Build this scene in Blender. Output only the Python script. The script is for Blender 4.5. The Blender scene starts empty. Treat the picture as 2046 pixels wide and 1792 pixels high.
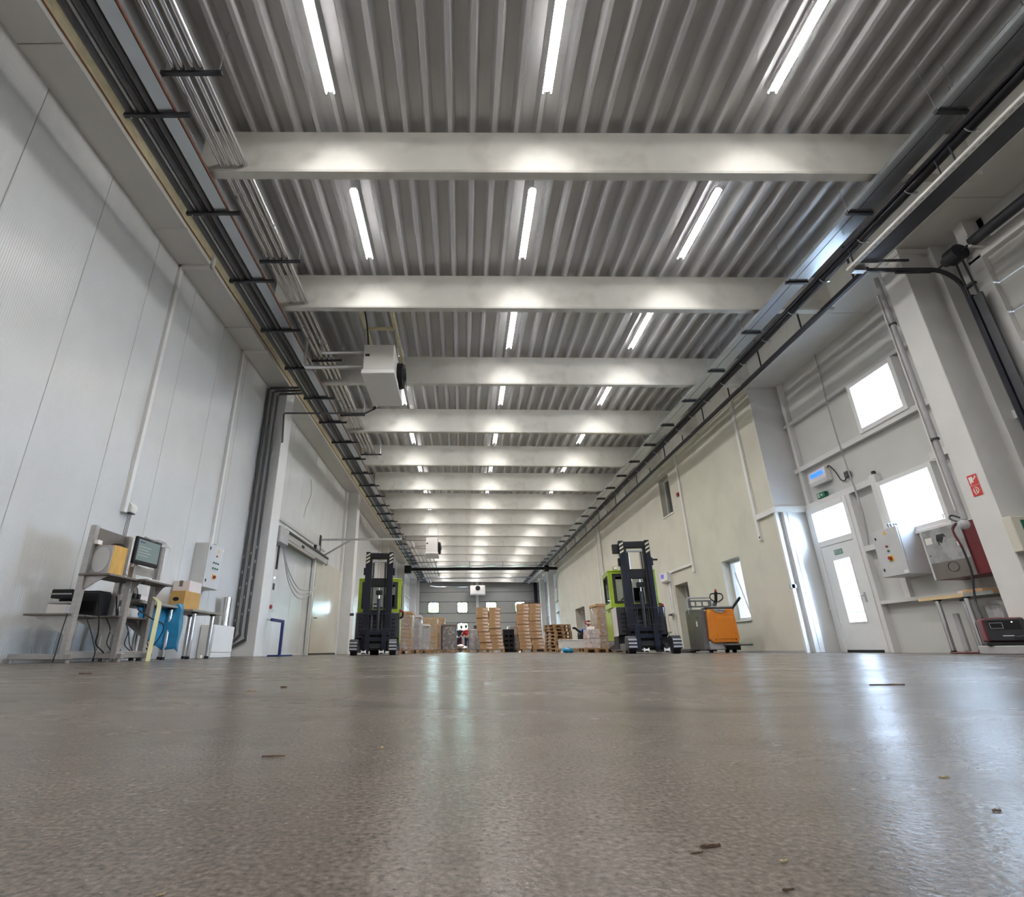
import bpy, bmesh, math, random
from mathutils import Vector, Matrix
random.seed(7)
C = bpy.context.scene.collection
scene = bpy.context.scene
PI = math.pi

# ---------------------------------------------------------------- camera
F_PX, PITCH, ROLL, H_CAM = 1034.0, math.radians(21.34), 0.008, 0.092
cam_d = bpy.data.cameras.new('camera'); cam = bpy.data.objects.new('camera', cam_d); C.objects.link(cam)
cam_d.sensor_fit = 'HORIZONTAL'; cam_d.sensor_width = 36.0; cam_d.lens = F_PX / 2046 * 36.0
cam_d.shift_x = (1023 - 922.8) / 2046; cam_d.clip_start = 0.02; cam_d.clip_end = 400
_R = Vector((1, 0, 0)); _U = Vector((0, -math.sin(PITCH), math.cos(PITCH))); _F = Vector((0, math.cos(PITCH), math.sin(PITCH)))
_rc = _R * math.cos(ROLL) - _U * math.sin(ROLL); _uc = _R * math.sin(ROLL) + _U * math.cos(ROLL)
m = Matrix.Identity(4)
for i in range(3):
    m[i][0] = _rc[i]; m[i][1] = _uc[i]; m[i][2] = -_F[i]
m[0][3], m[1][3], m[2][3] = 0.0, 0.0, H_CAM
cam.matrix_world = m
scene.camera = cam

# ---------------------------------------------------------------- world, exposure
world = bpy.data.worlds.new('daylight'); scene.world = world; world.use_nodes = True
bg = world.node_tree.nodes['Background']
bg.inputs['Color'].default_value = (0.62, 0.78, 1.0, 1); bg.inputs['Strength'].default_value = 42.0
LAMP_STRENGTH, LENS_STRENGTH = 150.0, 114.0
LAMP_COLOR = (1.0, 0.972, 0.94, 1)
vs = scene.view_settings
vs.view_transform = 'Standard'; vs.look = 'None'; vs.exposure = 0.52; vs.gamma = 1.0; vs.use_curve_mapping = False
cy = scene.cycles
cy.max_bounces = 8; cy.diffuse_bounces = 5; cy.glossy_bounces = 4; cy.transmission_bounces = 4; cy.transparent_max_bounces = 12
cy.sample_clamp_indirect = 6.0; cy.caustics_reflective = False; cy.caustics_refractive = False

# ---------------------------------------------------------------- materials
def _nt(name):
    mt = bpy.data.materials.new(name); mt.use_nodes = True
    nt = mt.node_tree; return mt, nt, nt.nodes, nt.links, nt.nodes['Principled BSDF']

def mat(name, col, rough=0.5, metal=0.0, var=0.06, scale=6.0, bump=0.0, bscale=60.0, stretch=None, spec=0.5, dirt=None, coat=0.0):
    """colour varied by noise, roughness varied a little, optional fine relief; dirt = (colour, amount, scale)"""
    mt, nt, N, L, P = _nt(name)
    tc = N.new('ShaderNodeTexCoord'); mp = N.new('ShaderNodeMapping')
    L.new(tc.outputs['Object'], mp.inputs['Vector'])
    if stretch: mp.inputs['Scale'].default_value = stretch
    no = N.new('ShaderNodeTexNoise'); no.inputs['Scale'].default_value = scale; no.inputs['Detail'].default_value = 5
    L.new(mp.outputs['Vector'], no.inputs['Vector'])
    rp = N.new('ShaderNodeValToRGB'); rp.color_ramp.elements[0].position = 0.3; rp.color_ramp.elements[1].position = 0.7
    lo = [max(0, c * (1 - var)) for c in col]; hi = [min(1, c * (1 + var)) for c in col]
    rp.color_ramp.elements[0].color = (*lo, 1); rp.color_ramp.elements[1].color = (*hi, 1)
    L.new(no.outputs['Fac'], rp.inputs['Fac'])
    out = rp.outputs['Color']
    if dirt:
        dc, da, ds = dirt
        n2 = N.new('ShaderNodeTexNoise'); n2.inputs['Scale'].default_value = ds; n2.inputs['Detail'].default_value = 8
        L.new(tc.outputs['Object'], n2.inputs['Vector'])
        r2 = N.new('ShaderNodeValToRGB'); r2.color_ramp.elements[0].position = 0.52; r2.color_ramp.elements[1].position = 0.75
        r2.color_ramp.elements[0].color = (0, 0, 0, 1); r2.color_ramp.elements[1].color = (da, da, da, 1)
        L.new(n2.outputs['Fac'], r2.inputs['Fac'])
        mx = N.new('ShaderNodeMix'); mx.data_type = 'RGBA'
        L.new(r2.outputs['Color'], mx.inputs[0]); L.new(out, mx.inputs[6]); mx.inputs[7].default_value = (*dc, 1)
        out = mx.outputs[2]
    L.new(out, P.inputs['Base Color'])
    P.inputs['Metallic'].default_value = metal; P.inputs['Specular IOR Level'].default_value = spec
    mr = N.new('ShaderNodeMapRange'); mr.inputs['To Min'].default_value = max(0.02, rough - 0.06); mr.inputs['To Max'].default_value = min(1, rough + 0.06)
    L.new(no.outputs['Fac'], mr.inputs['Value']); L.new(mr.outputs['Result'], P.inputs['Roughness'])
    if coat: P.inputs['Coat Weight'].default_value = coat
    if bump:
        nb = N.new('ShaderNodeTexNoise'); nb.inputs['Scale'].default_value = bscale; nb.inputs['Detail'].default_value = 3
        L.new(mp.outputs['Vector'], nb.inputs['Vector'])
        b = N.new('ShaderNodeBump'); b.inputs['Strength'].default_value = bump; b.inputs['Distance'].default_value = 0.01
        L.new(nb.outputs['Fac'], b.inputs['Height']); L.new(b.outputs['Normal'], P.inputs['Normal'])
    return mt

def emit(name, col, strength):
    mt, nt, N, L, P = _nt(name)
    P.inputs['Base Color'].default_value = (*col[:3], 1); P.inputs['Emission Color'].default_value = (*col[:3], 1)
    tc = N.new('ShaderNodeTexCoord'); no = N.new('ShaderNodeTexNoise'); no.inputs['Scale'].default_value = 3
    L.new(tc.outputs['Object'], no.inputs['Vector'])
    mr = N.new('ShaderNodeMapRange'); mr.inputs['To Min'].default_value = strength * 0.96; mr.inputs['To Max'].default_value = strength * 1.04
    L.new(no.outputs['Fac'], mr.inputs['Value']); L.new(mr.outputs['Result'], P.inputs['Emission Strength'])
    return mt

def glass(name, tint=(0.95, 0.98, 1.0), refl=0.08, haze=0.0):
    mt, nt, N, L, P = _nt(name)
    N.remove(P); o = N['Material Output']
    t = N.new('ShaderNodeBsdfTransparent'); t.inputs['Color'].default_value = (*tint, 1)
    g = N.new('ShaderNodeBsdfGlossy'); g.inputs['Roughness'].default_value = 0.03
    lw = N.new('ShaderNodeLayerWeight'); lw.inputs['Blend'].default_value = 0.5
    pw = N.new('ShaderNodeMath'); pw.operation = 'POWER'; L.new(lw.outputs['Facing'], pw.inputs[0]); pw.inputs[1].default_value = 5.0
    fr = N.new('ShaderNodeMath'); fr.operation = 'MULTIPLY_ADD'; L.new(pw.outputs[0], fr.inputs[0]); fr.inputs[1].default_value = 0.9; fr.inputs[2].default_value = 0.04
    mx = N.new('ShaderNodeMixShader'); L.new(fr.outputs[0], mx.inputs[0]); L.new(t.outputs[0], mx.inputs[1]); L.new(g.outputs[0], mx.inputs[2])
    last = mx.outputs[0]
    if haze:
        d = N.new('ShaderNodeBsdfPrincipled'); d.inputs['Base Color'].default_value = (0.8, 0.8, 0.82, 1); d.inputs['Roughness'].default_value = 0.15
        no = N.new('ShaderNodeTexNoise'); no.inputs['Scale'].default_value = 9
        tc = N.new('ShaderNodeTexCoord'); L.new(tc.outputs['Object'], no.inputs['Vector'])
        mr = N.new('ShaderNodeMapRange'); mr.inputs['From Min'].default_value = 0.35; mr.inputs['From Max'].default_value = 0.7
        mr.inputs['To Min'].default_value = haze * 0.4; mr.inputs['To Max'].default_value = min(1, haze * 1.5)
        bm_ = N.new('ShaderNodeBump'); bm_.inputs['Strength'].default_value = 0.9; bm_.inputs['Distance'].default_value = 0.03
        L.new(no.outputs['Fac'], bm_.inputs['Height']); L.new(bm_.outputs['Normal'], d.inputs['Normal']); L.new(bm_.outputs['Normal'], g.inputs['Normal'])
        L.new(no.outputs['Fac'], mr.inputs['Value'])
        m2 = N.new('ShaderNodeMixShader'); L.new(mr.outputs['Result'], m2.inputs[0]); L.new(last, m2.inputs[1]); L.new(d.outputs[0], m2.inputs[2]); last = m2.outputs[0]
    L.new(last, o.inputs['Surface'])
    return mt

M = {}
def floor_mat():
    mt, nt, N, L, P = _nt('polished concrete')
    tc = N.new('ShaderNodeTexCoord')
    def noise(s, d=6, r=0.55, st=None):
        n = N.new('ShaderNodeTexNoise'); n.inputs['Scale'].default_value = s; n.inputs['Detail'].default_value = d; n.inputs['Roughness'].default_value = r
        if st:
            mp = N.new('ShaderNodeMapping'); mp.inputs['Scale'].default_value = st; mp.inputs['Rotation'].default_value = (0, 0, 0.25)
            L.new(tc.outputs['Object'], mp.inputs['Vector']); L.new(mp.outputs['Vector'], n.inputs['Vector'])
        else: L.new(tc.outputs['Object'], n.inputs['Vector'])
        return n
    def ramp(src, stops):
        r = N.new('ShaderNodeValToRGB'); e = r.color_ramp.elements
        e[0].position, e[0].color = stops[0][0], (*stops[0][1], 1); e[1].position, e[1].color = stops[-1][0], (*stops[-1][1], 1)
        for p, c in stops[1:-1]:
            k = e.new(p); k.color = (*c, 1)
        L.new(src, r.inputs['Fac']); return r.outputs['Color']
    def mix(fac, a, b, mode='MIX'):
        x = N.new('ShaderNodeMix'); x.data_type = 'RGBA'; x.blend_type = mode
        if isinstance(fac, float): x.inputs[0].default_value = fac
        else: L.new(fac, x.inputs[0])
        L.new(a, x.inputs[6])
        if isinstance(b, tuple): x.inputs[7].default_value = (*b, 1)
        else: L.new(b, x.inputs[7])
        return x.outputs[2]
    base = ramp(noise(1.1, 8).outputs['Fac'], [(0.3, (0.100, 0.086, 0.074)), (0.55, (0.133, 0.116, 0.101)), (0.75, (0.168, 0.149, 0.131))])
    mid = ramp(noise(14, 8, 0.65).outputs['Fac'], [(0.3, (0.8, 0.8, 0.8)), (0.7, (1.12, 1.12, 1.12))])
    c = mix(0.8, base, mid, 'MULTIPLY')
    grain = ramp(noise(260, 4, 0.6).outputs['Fac'], [(0.33, (0.48, 0.47, 0.46)), (0.5, (0.98, 0.98, 0.98)), (0.70, (1.65, 1.62, 1.58))])
    c = mix(0.85, c, grain, 'MULTIPLY')
    # long dark tyre rub bands
    st = ramp(noise(0.55, 4, 0.5, (0.35, 1.7, 1)).outputs['Fac'], [(0.53, (0, 0, 0)), (0.62, (0.4, 0.4, 0.4)), (0.66, (0.05, 0.05, 0.05))])
    c = mix(st, c, (0.10, 0.09, 0.082))
    # curved rub marks left by turning trucks
    for (cx_, cy_, R_, w_, a_) in ((0.5, 2.55, 1.62, 0.05, 0.55), (-1.6, 4.6, 2.35, 0.09, 0.5), (2.6, 5.2, 2.9, 0.07, 0.4), (-0.4, 8.5, 3.0, 0.10, 0.45)):
        vd = N.new('ShaderNodeVectorMath'); vd.operation = 'DISTANCE'; L.new(tc.outputs['Object'], vd.inputs[0]); vd.inputs[1].default_value = (cx_, cy_, 0)
        m1 = N.new('ShaderNodeMath'); m1.operation = 'SUBTRACT'; L.new(vd.outputs['Value'], m1.inputs[0]); m1.inputs[1].default_value = R_
        m2 = N.new('ShaderNodeMath'); m2.operation = 'ABSOLUTE'; L.new(m1.outputs[0], m2.inputs[0])
        m3 = N.new('ShaderNodeMapRange'); m3.inputs['From Min'].default_value = w_ * 0.7; m3.inputs['From Max'].default_value = w_; m3.inputs['To Min'].default_value = a_; m3.inputs['To Max'].default_value = 0.0
        L.new(m2.outputs[0], m3.inputs['Value'])
        m4 = N.new('ShaderNodeMath'); m4.operation = 'MULTIPLY'; L.new(m3.outputs['Result'], m4.inputs[0]); L.new(noise(3.5, 4).outputs['Fac'], m4.inputs[1])
        c = mix(m4.outputs[0], c, (0.045, 0.04, 0.036))
    # pale and dark speckles of worn aggregate
    vo = N.new('ShaderNodeTexVoronoi'); vo.inputs['Scale'].default_value = 70; L.new(tc.outputs['Object'], vo.inputs['Vector'])
    sp = ramp(vo.outputs['Distance'], [(0.0, (1, 1, 1)), (0.10, (0.7, 0.7, 0.7)), (0.16, (0, 0, 0))])
    sel = ramp(noise(45, 2).outputs['Fac'], [(0.56, (0, 0, 0)), (0.66, (0.6, 0.6, 0.6))])
    spm = mix(1.0, sp, sel, 'MULTIPLY')
    c = mix(spm, c, (0.30, 0.27, 0.24))
    vo2 = N.new('ShaderNodeTexVoronoi'); vo2.inputs['Scale'].default_value = 31; L.new(tc.outputs['Object'], vo2.inputs['Vector'])
    sp2 = ramp(vo2.outputs['Distance'], [(0.0, (1, 1, 1)), (0.05, (0.8, 0.8, 0.8)), (0.08, (0, 0, 0))])
    sel2 = ramp(noise(21, 2).outputs['Fac'], [(0.58, (0, 0, 0)), (0.64, (0.8, 0.8, 0.8))])
    c = mix(mix(1.0, sp2, sel2, 'MULTIPLY'), c, (0.06, 0.055, 0.05))
    L.new(c, P.inputs['Base Color'])
    rr = N.new('ShaderNodeMapRange'); rr.inputs['From Min'].default_value = 0.3; rr.inputs['From Max'].default_value = 0.7
    rr.inputs['To Min'].default_value = 0.18; rr.inputs['To Max'].default_value = 0.33
    L.new(noise(2.2, 7, 0.6, (0.6, 1.4, 1)).outputs['Fac'], rr.inputs['Value']); L.new(rr.outputs['Result'], P.inputs['Roughness'])
    P.inputs['Specular IOR Level'].default_value = 0.13
    b1 = N.new('ShaderNodeBump'); b1.inputs['Strength'].default_value = 0.26; b1.inputs['Distance'].default_value = 0.0015
    L.new(noise(230, 3).outputs['Fac'], b1.inputs['Height'])
    b2 = N.new('ShaderNodeBump'); b2.inputs['Strength'].default_value = 0.10; b2.inputs['Distance'].default_value = 0.004
    L.new(noise(55, 3).outputs['Fac'], b2.inputs['Height']); L.new(b1.outputs['Normal'], b2.inputs['Normal'])
    L.new(b2.outputs['Normal'], P.inputs['Normal'])
    return mt

def panel_mat(name, col, rough, axis='Y', ribs=33.0, strength=0.4):
    """lacquered sheet with fine pressed vertical lines"""
    mt, nt, N, L, P = _nt(name)
    tc = N.new('ShaderNodeTexCoord'); no = N.new('ShaderNodeTexNoise'); no.inputs['Scale'].default_value = 1.5; no.inputs['Detail'].default_value = 6
    L.new(tc.outputs['Object'], no.inputs['Vector'])
    rp = N.new('ShaderNodeValToRGB'); rp.color_ramp.elements[0].position = 0.3; rp.color_ramp.elements[1].position = 0.7
    rp.color_ramp.elements[0].color = (*[c * 0.96 for c in col], 1); rp.color_ramp.elements[1].color = (*[c * 1.03 for c in col], 1)
    L.new(no.outputs['Fac'], rp.inputs['Fac']); L.new(rp.outputs['Color'], P.inputs['Base Color'])
    P.inputs['Roughness'].default_value = rough
    w = N.new('ShaderNodeTexWave'); w.bands_direction = axis; w.inputs['Scale'].default_value = ribs / (2 * PI) * 2; w.inputs['Distortion'].default_value = 0
    L.new(tc.outputs['Object'], w.inputs['Vector'])
    b = N.new('ShaderNodeBump'); b.inputs['Strength'].default_value = strength; b.inputs['Distance'].default_value = 0.004
    L.new(w.outputs['Fac'], b.inputs['Height']); L.new(b.outputs['Normal'], P.inputs['Normal'])
    return mt

M['floor'] = floor_mat()
M['panel'] = panel_mat('white wall panel', (0.69, 0.70, 0.70), 0.24)
M['plaster'] = mat('cream plaster', (0.66, 0.64, 0.55), 0.75, var=0.04, scale=1.2, bump=0.08, bscale=90, dirt=((0.50, 0.48, 0.42), 0.35, 1.3))
M['skin'] = mat('grey white wall skin', (0.62, 0.62, 0.60), 0.5, var=0.03, scale=2)
M['paint'] = mat('white paint', (0.74, 0.74, 0.73), 0.45, var=0.03, scale=3)
M['beam'] = mat('off white concrete', (0.66, 0.65, 0.61), 0.6, var=0.05, scale=2.5, bump=0.06, bscale=70, dirt=((0.42, 0.40, 0.36), 0.5, 2.2))
M['soffit'] = mat('pale soffit', (0.74, 0.74, 0.72), 0.55, var=0.03, scale=2)
M['deck'] = mat('roof sheet steel', (0.60, 0.60, 0.61), 0.34, metal=0.2, var=0.05, scale=3, stretch=(3, 0.4, 3))
M['insul'] = mat('yellow insulation', (0.68, 0.61, 0.40), 0.85, var=0.12, scale=7, bump=0.2)
M['galv'] = mat('galvanised steel', (0.58, 0.60, 0.62), 0.30, metal=0.9, var=0.10, scale=25)
M['tray'] = mat('tray steel', (0.44, 0.47, 0.50), 0.24, metal=0.75, var=0.05, scale=5)
M['darkpipe'] = mat('dark pipe insulation', (0.085, 0.085, 0.09), 0.45, var=0.15, scale=10)
M['black'] = mat('black paint', (0.014, 0.014, 0.017), 0.45, var=0.2, scale=9, spec=0.3)
M['char'] = mat('charcoal metal', (0.04, 0.042, 0.05), 0.42, metal=0.3, var=0.15, scale=9)
M['navy'] = mat('mast blue black', (0.011, 0.013, 0.023), 0.42, metal=0.0, var=0.15, scale=7, spec=0.28)
M['steelpipe'] = mat('bright pipe jacket', (0.72, 0.72, 0.72), 0.22, metal=0.9, var=0.02, scale=3)
M['stain'] = mat('brushed stainless', (0.56, 0.55, 0.55), 0.34, metal=0.85, var=0.08, scale=10, stretch=(1, 1, 6))
M['chrome'] = mat('chrome', (0.80, 0.81, 0.84), 0.12, metal=1.0, var=0.03, scale=8)
M['copper'] = mat('brown copper line', (0.30, 0.12, 0.07), 0.45, metal=0.4, var=0.2, scale=20)
M['heater'] = mat('heater casing', (0.76, 0.74, 0.72), 0.42, var=0.02, scale=4)
M['cab'] = mat('cabinet grey lacquer', (0.60, 0.61, 0.62), 0.38, var=0.03, scale=6)
M['white'] = mat('white plastic', (0.80, 0.80, 0.79), 0.4, var=0.02, scale=6)
M['lime'] = mat('lime truck paint', (0.40, 0.54, 0.04), 0.32, var=0.06, scale=6, coat=0.3)
M['orange'] = mat('orange cover', (0.80, 0.25, 0.02), 0.34, var=0.05, scale=6, coat=0.3)
M['grey'] = mat('truck grey', (0.15, 0.15, 0.155), 0.42, metal=0.1, var=0.08, scale=9)
M['lgrey'] = mat('light grey plastic', (0.42, 0.42, 0.43), 0.45, var=0.06, scale=9)
M['red'] = mat('red paint', (0.32, 0.02, 0.018), 0.4, var=0.1, scale=8)
M['dred'] = mat('dark red cabinet', (0.13, 0.010, 0.016), 0.4, var=0.1, scale=8)
M['sred'] = mat('sign red', (0.62, 0.05, 0.04), 0.4, var=0.04, scale=8)
M['green'] = mat('sign green', (0.015, 0.17, 0.09), 0.4, var=0.05, scale=8)
M['yellow'] = mat('warning yellow', (0.80, 0.50, 0.05), 0.45, var=0.06, scale=9)
M['hazard'] = mat('pale hazard tape', (0.60, 0.55, 0.38), 0.5, var=0.1, scale=14)
M['blue'] = mat('blue plastic film', (0.02, 0.22, 0.42), 0.32, var=0.2, scale=7, bump=0.5, bscale=9)
M['bluesteel'] = mat('blue stand paint', (0.02, 0.035, 0.16), 0.4, var=0.1, scale=8)
M['cloth'] = mat('blue cloth', (0.02, 0.12, 0.45), 0.8, var=0.2, scale=14, bump=0.3)
M['wood'] = mat('pallet wood', (0.36, 0.22, 0.115), 0.75, var=0.32, scale=9, stretch=(1, 6, 6), bump=0.15, bscale=40)
M['chip'] = mat('dusty pale wood chip', (0.34, 0.27, 0.17), 0.8, var=0.2, scale=60)
M['pine'] = mat('pine board', (0.68, 0.52, 0.30), 0.6, var=0.14, scale=7, stretch=(9, 0.6, 9))
M['card'] = mat('cardboard', (0.46, 0.285, 0.15), 0.75, var=0.10, scale=5, bump=0.05)
M['card2'] = mat('ochre cardboard', (0.52, 0.31, 0.10), 0.75, var=0.08, scale=5)
M['whitecard'] = mat('white carton', (0.72, 0.66, 0.65), 0.7, var=0.04, scale=5)
M['bamboo'] = mat('speaker veneer', (0.62, 0.36, 0.08), 0.5, var=0.14, scale=8, stretch=(4, 4, 0.7))
M['top'] = mat('worn bench top', (0.27, 0.25, 0.22), 0.5, var=0.14, scale=12)
M['board'] = mat('brown grey board', (0.16, 0.142, 0.128), 0.5, var=0.10, scale=7)
M['yfoam'] = mat('yellow strip', (0.66, 0.62, 0.33), 0.6, var=0.06, scale=7)
M['print'] = mat('white print', (0.78, 0.66, 0.63), 0.7, var=0.08, scale=40)
M['paper'] = mat('paper', (0.82, 0.80, 0.78), 0.7, var=0.02, scale=9)
M['film'] = glass('stretch film', (0.93, 0.93, 0.95), haze=0.30)
M['film2'] = mat('silvery wrapped film', (0.46, 0.45, 0.47), 0.22, metal=0.15, var=0.25, scale=5, bump=1.0, bscale=13)
M['glass'] = glass('window glass')
M['dglass'] = glass('tinted cab glass', (0.62, 0.66, 0.64))
M['acry'] = mat('hazed cabinet glass', (0.36, 0.37, 0.37), 0.28, var=0.30, scale=3)
M['rubber'] = mat('rubber', (0.025, 0.025, 0.027), 0.65, var=0.2, scale=12)
M['denim'] = mat('navy work cloth', (0.022, 0.03, 0.075), 0.85, var=0.2, scale=12, bump=0.2)
M['shirt'] = mat('red shirt cloth', (0.40, 0.015, 0.02), 0.8, var=0.15, scale=12, bump=0.2)
M['skinp'] = mat('skin', (0.50, 0.30, 0.21), 0.55, var=0.06, scale=14)
M['hair'] = mat('dark hair', (0.025, 0.02, 0.018), 0.6, var=0.3, scale=40)
M['leaf'] = mat('leaf green', (0.17, 0.33, 0.06), 0.6, var=0.45, scale=3)
M['bark'] = mat('bark', (0.12, 0.09, 0.06), 0.8, var=0.3, scale=9)
M['asphalt'] = mat('yard paving', (0.32, 0.32, 0.31), 0.8, var=0.1, scale=2)
M['gatewall'] = mat('shaded grey door panel', (0.36, 0.36, 0.345), 0.55, var=0.03, scale=2)  # backlit shade of the far wall put into this darker grey
M['oldwood'] = mat('dark old wood sliver', (0.085, 0.055, 0.035), 0.8, var=0.3, scale=60)
M['leafdoor'] = mat('glossy cream door skin', (0.62, 0.59, 0.50), 0.16, var=0.03, scale=1.5)
M['facade'] = mat('pale facade', (0.80, 0.80, 0.80), 0.7, var=0.03, scale=1)
M['lilac'] = mat('lilac grey trim', (0.016, 0.013, 0.022), 0.6, var=0.05, scale=3)
M['roomw'] = mat('office wall paint', (0.78, 0.75, 0.76), 0.7, var=0.03, scale=2)
M['lamp'] = emit('led diffuser', LAMP_COLOR, LAMP_STRENGTH)
M['lamp2'] = emit('led side lens', LAMP_COLOR, LENS_STRENGTH)
M['uv'] = emit('blue uv tube', (0.02, 0.11, 1.0), 2.0)
M['uv2'] = emit('violet uv screen', (0.09, 0.08, 0.42), 0.7)
M['dot'] = emit('white indicator', (0.9, 0.95, 1.0), 6.0)
M['beacon'] = emit('blue beacon', (0.25, 0.45, 1.0), 2.5)
M['led_green'] = mat('green button', (0.02, 0.16, 0.10), 0.4, var=0.1)

# ---------------------------------------------------------------- mesh helpers
def rotz(a): return Matrix.Rotation(a, 3, 'Z')
class MB:
    def __init__(s): s.v = []; s.f = []
    def add(s, vs, fs):
        n = len(s.v); s.v += [Vector(p) for p in vs]; s.f += [tuple(i + n for i in f) for f in fs]; return s
    def box(s, a, b, R=None, pivot=None):
        x0, y0, z0 = a; x1, y1, z1 = b
        vs = [Vector(p) for p in ((x0, y0, z0), (x1, y0, z0), (x1, y1, z0), (x0, y1, z0), (x0, y0, z1), (x1, y0, z1), (x1, y1, z1), (x0, y1, z1))]
        if R is not None:
            p = Vector(pivot) if pivot else (Vector(a) + Vector(b)) / 2
            vs = [R @ (q - p) + p for q in vs]
        return s.add(vs, [(0, 3, 2, 1), (4, 5, 6, 7), (0, 1, 5, 4), (1, 2, 6, 5), (2, 3, 7, 6), (3, 0, 4, 7)])
    def cb(s, c, d, R=None):
        return s.box([c[i] - d[i] / 2 for i in range(3)], [c[i] + d[i] / 2 for i in range(3)], R)
    def bar(s, p, q, w, h=None, up=(0, 0, 1)):
        """straight bar of rectangular section from p to q"""
        p, q = Vector(p), Vector(q); h = h or w; d = (q - p).normalized(); u = Vector(up)
        if abs(d.dot(u)) > 0.98: u = Vector((0, 1, 0))
        a = d.cross(u).normalized() * w / 2; b = a.cross(d).normalized() * h / 2
        vs = [p - a - b, p + a - b, p + a + b, p - a + b, q - a - b, q + a - b, q + a + b, q - a + b]
        return s.add(vs, [(0, 3, 2, 1), (4, 5, 6, 7), (0, 1, 5, 4), (1, 2, 6, 5), (2, 3, 7, 6), (3, 0, 4, 7)])
    def tube(s, pts, r, n=8, r2=None):
        pts = [Vector(p) for p in pts]; k = len(pts); rings = []
        d0 = (pts[1] - pts[0]).normalized(); u = Vector((0, 0, 1)) if abs(d0.z) < 0.9 else Vector((1, 0, 0))
        a = d0.cross(u).normalized(); base = len(s.v)
        for i, p in enumerate(pts):
            d = (pts[min(i + 1, k - 1)] - pts[max(i - 1, 0)]).normalized()
            a = (a - d * a.dot(d)).normalized(); b = d.cross(a)
            rr = r if r2 is None else r + (r2 - r) * i / (k - 1)
            for j in range(n):
                t = 2 * PI * j / n; s.v.append(p + a * math.cos(t) * rr + b * math.sin(t) * rr)
        for i in range(k - 1):
            for j in range(n):
                s.f.append((base + i * n + j, base + i * n + (j + 1) % n, base + (i + 1) * n + (j + 1) % n, base + (i + 1) * n + j))
        s.f.append(tuple(base + j for j in range(n))[::-1]); s.f.append(tuple(base + (k - 1) * n + j for j in range(n)))
        return s
    def cyl(s, p, q, r, n=14, r2=None): return s.tube([p, q], r, n, r2)
    def prism(s, poly, axis, a, b):
        n = len(poly)
        mk = {'X': lambda u, v, t: (t, u, v), 'Y': lambda u, v, t: (u, t, v), 'Z': lambda u, v, t: (u, v, t)}[axis]
        vs = [mk(u, v, a) for u, v in poly] + [mk(u, v, b) for u, v in poly]
        fs = [tuple(range(n))[::-1], tuple(range(n, 2 * n))] + [(i, (i + 1) % n, n + (i + 1) % n, n + i) for i in range(n)]
        return s.add(vs, fs)
    def ball(s, c, r, nu=12, nv=8):
        r = (r, r, r) if isinstance(r, (int, float)) else r; c = Vector(c)
        vs = [c + Vector((0, 0, r[2]))]
        for i in range(1, nv):
            t = PI * i / nv
            for j in range(nu):
                p = 2 * PI * j / nu; vs.append(c + Vector((r[0] * math.sin(t) * math.cos(p), r[1] * math.sin(t) * math.sin(p), r[2] * math.cos(t))))
        vs.append(c - Vector((0, 0, r[2]))); fs = []
        for j in range(nu): fs.append((0, 1 + j, 1 + (j + 1) % nu))
        for i in range(nv - 2):
            for j in range(nu):
                a = 1 + i * nu + j; b = 1 + i * nu + (j + 1) % nu; fs.append((a, a + nu, b + nu, b))
        e = len(vs) - 1; o = 1 + (nv - 2) * nu
        for j in range(nu): fs.append((e, o + (j + 1) % nu, o + j))
        return s.add(vs, fs)
    def shift(s, d):
        d = Vector(d); s.v = [p + d for p in s.v]; return s
    def mesh(s, name, material, smooth=False, bev=0.0, seg=1):
        me = bpy.data.meshes.new(name); bm = bmesh.new()
        vv = [bm.verts.new(p) for p in s.v]
        for f in s.f:
            try: bm.faces.new([vv[i] for i in f])
            except ValueError: pass
        bmesh.ops.recalc_face_normals(bm, faces=bm.faces)
        if bev:
            es = [e for e in bm.edges if len(e.link_faces) == 2 and e.calc_face_angle(0) > 0.5]
            bmesh.ops.bevel(bm, geom=es, offset=bev, segments=seg, affect='EDGES', profile=0.5)
        bm.to_mesh(me); bm.free()
        if smooth:
            me.polygons.foreach_set('use_smooth', [True] * len(me.polygons)); me.set_sharp_from_angle(angle=math.radians(38))
        me.materials.append(M[material] if isinstance(material, str) else material)
        return me
    def build(s, name, material, parent=None, smooth=False, bev=0.0, seg=1, loc=None, kind=None, label=None):
        o = bpy.data.objects.new(name, s.mesh(name, material, smooth, bev, seg)); C.objects.link(o)
        if parent: o.parent = parent
        if loc: o.location = loc
        if kind: o['kind'] = kind
        if label: o['label'] = label
        return o
def put(me, name, parent=None, loc=(0, 0, 0), rot=(0, 0, 0), label=None):
    o = bpy.data.objects.new(name, me); C.objects.link(o); o.parent = parent; o.location = loc; o.rotation_euler = rot
    if label: o['label'] = label
    return o
def thing(name, label, cat, loc=(0, 0, 0), rz=0.0, group=None):
    o = bpy.data.objects.new(name, None); C.objects.link(o); o.empty_display_size = 0.1
    o.location = loc; o.rotation_euler = (0, 0, rz); o['label'] = label; o['category'] = cat
    if group: o['group'] = group
    return o
def tag(o, label, cat, group=None):
    o['label'] = label; o['category'] = cat
    if group: o['group'] = group
    return o
def struct(name, loc=(0, 0, 0)):
    o = bpy.data.objects.new(name, None); C.objects.link(o); o.location = loc; o['kind'] = 'structure'; return o
def copy_tree(o, parent=None):
    c = o.copy(); C.objects.link(c); c.parent = parent
    for ch in list(o.children): copy_tree(ch, c)
    return c
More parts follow.
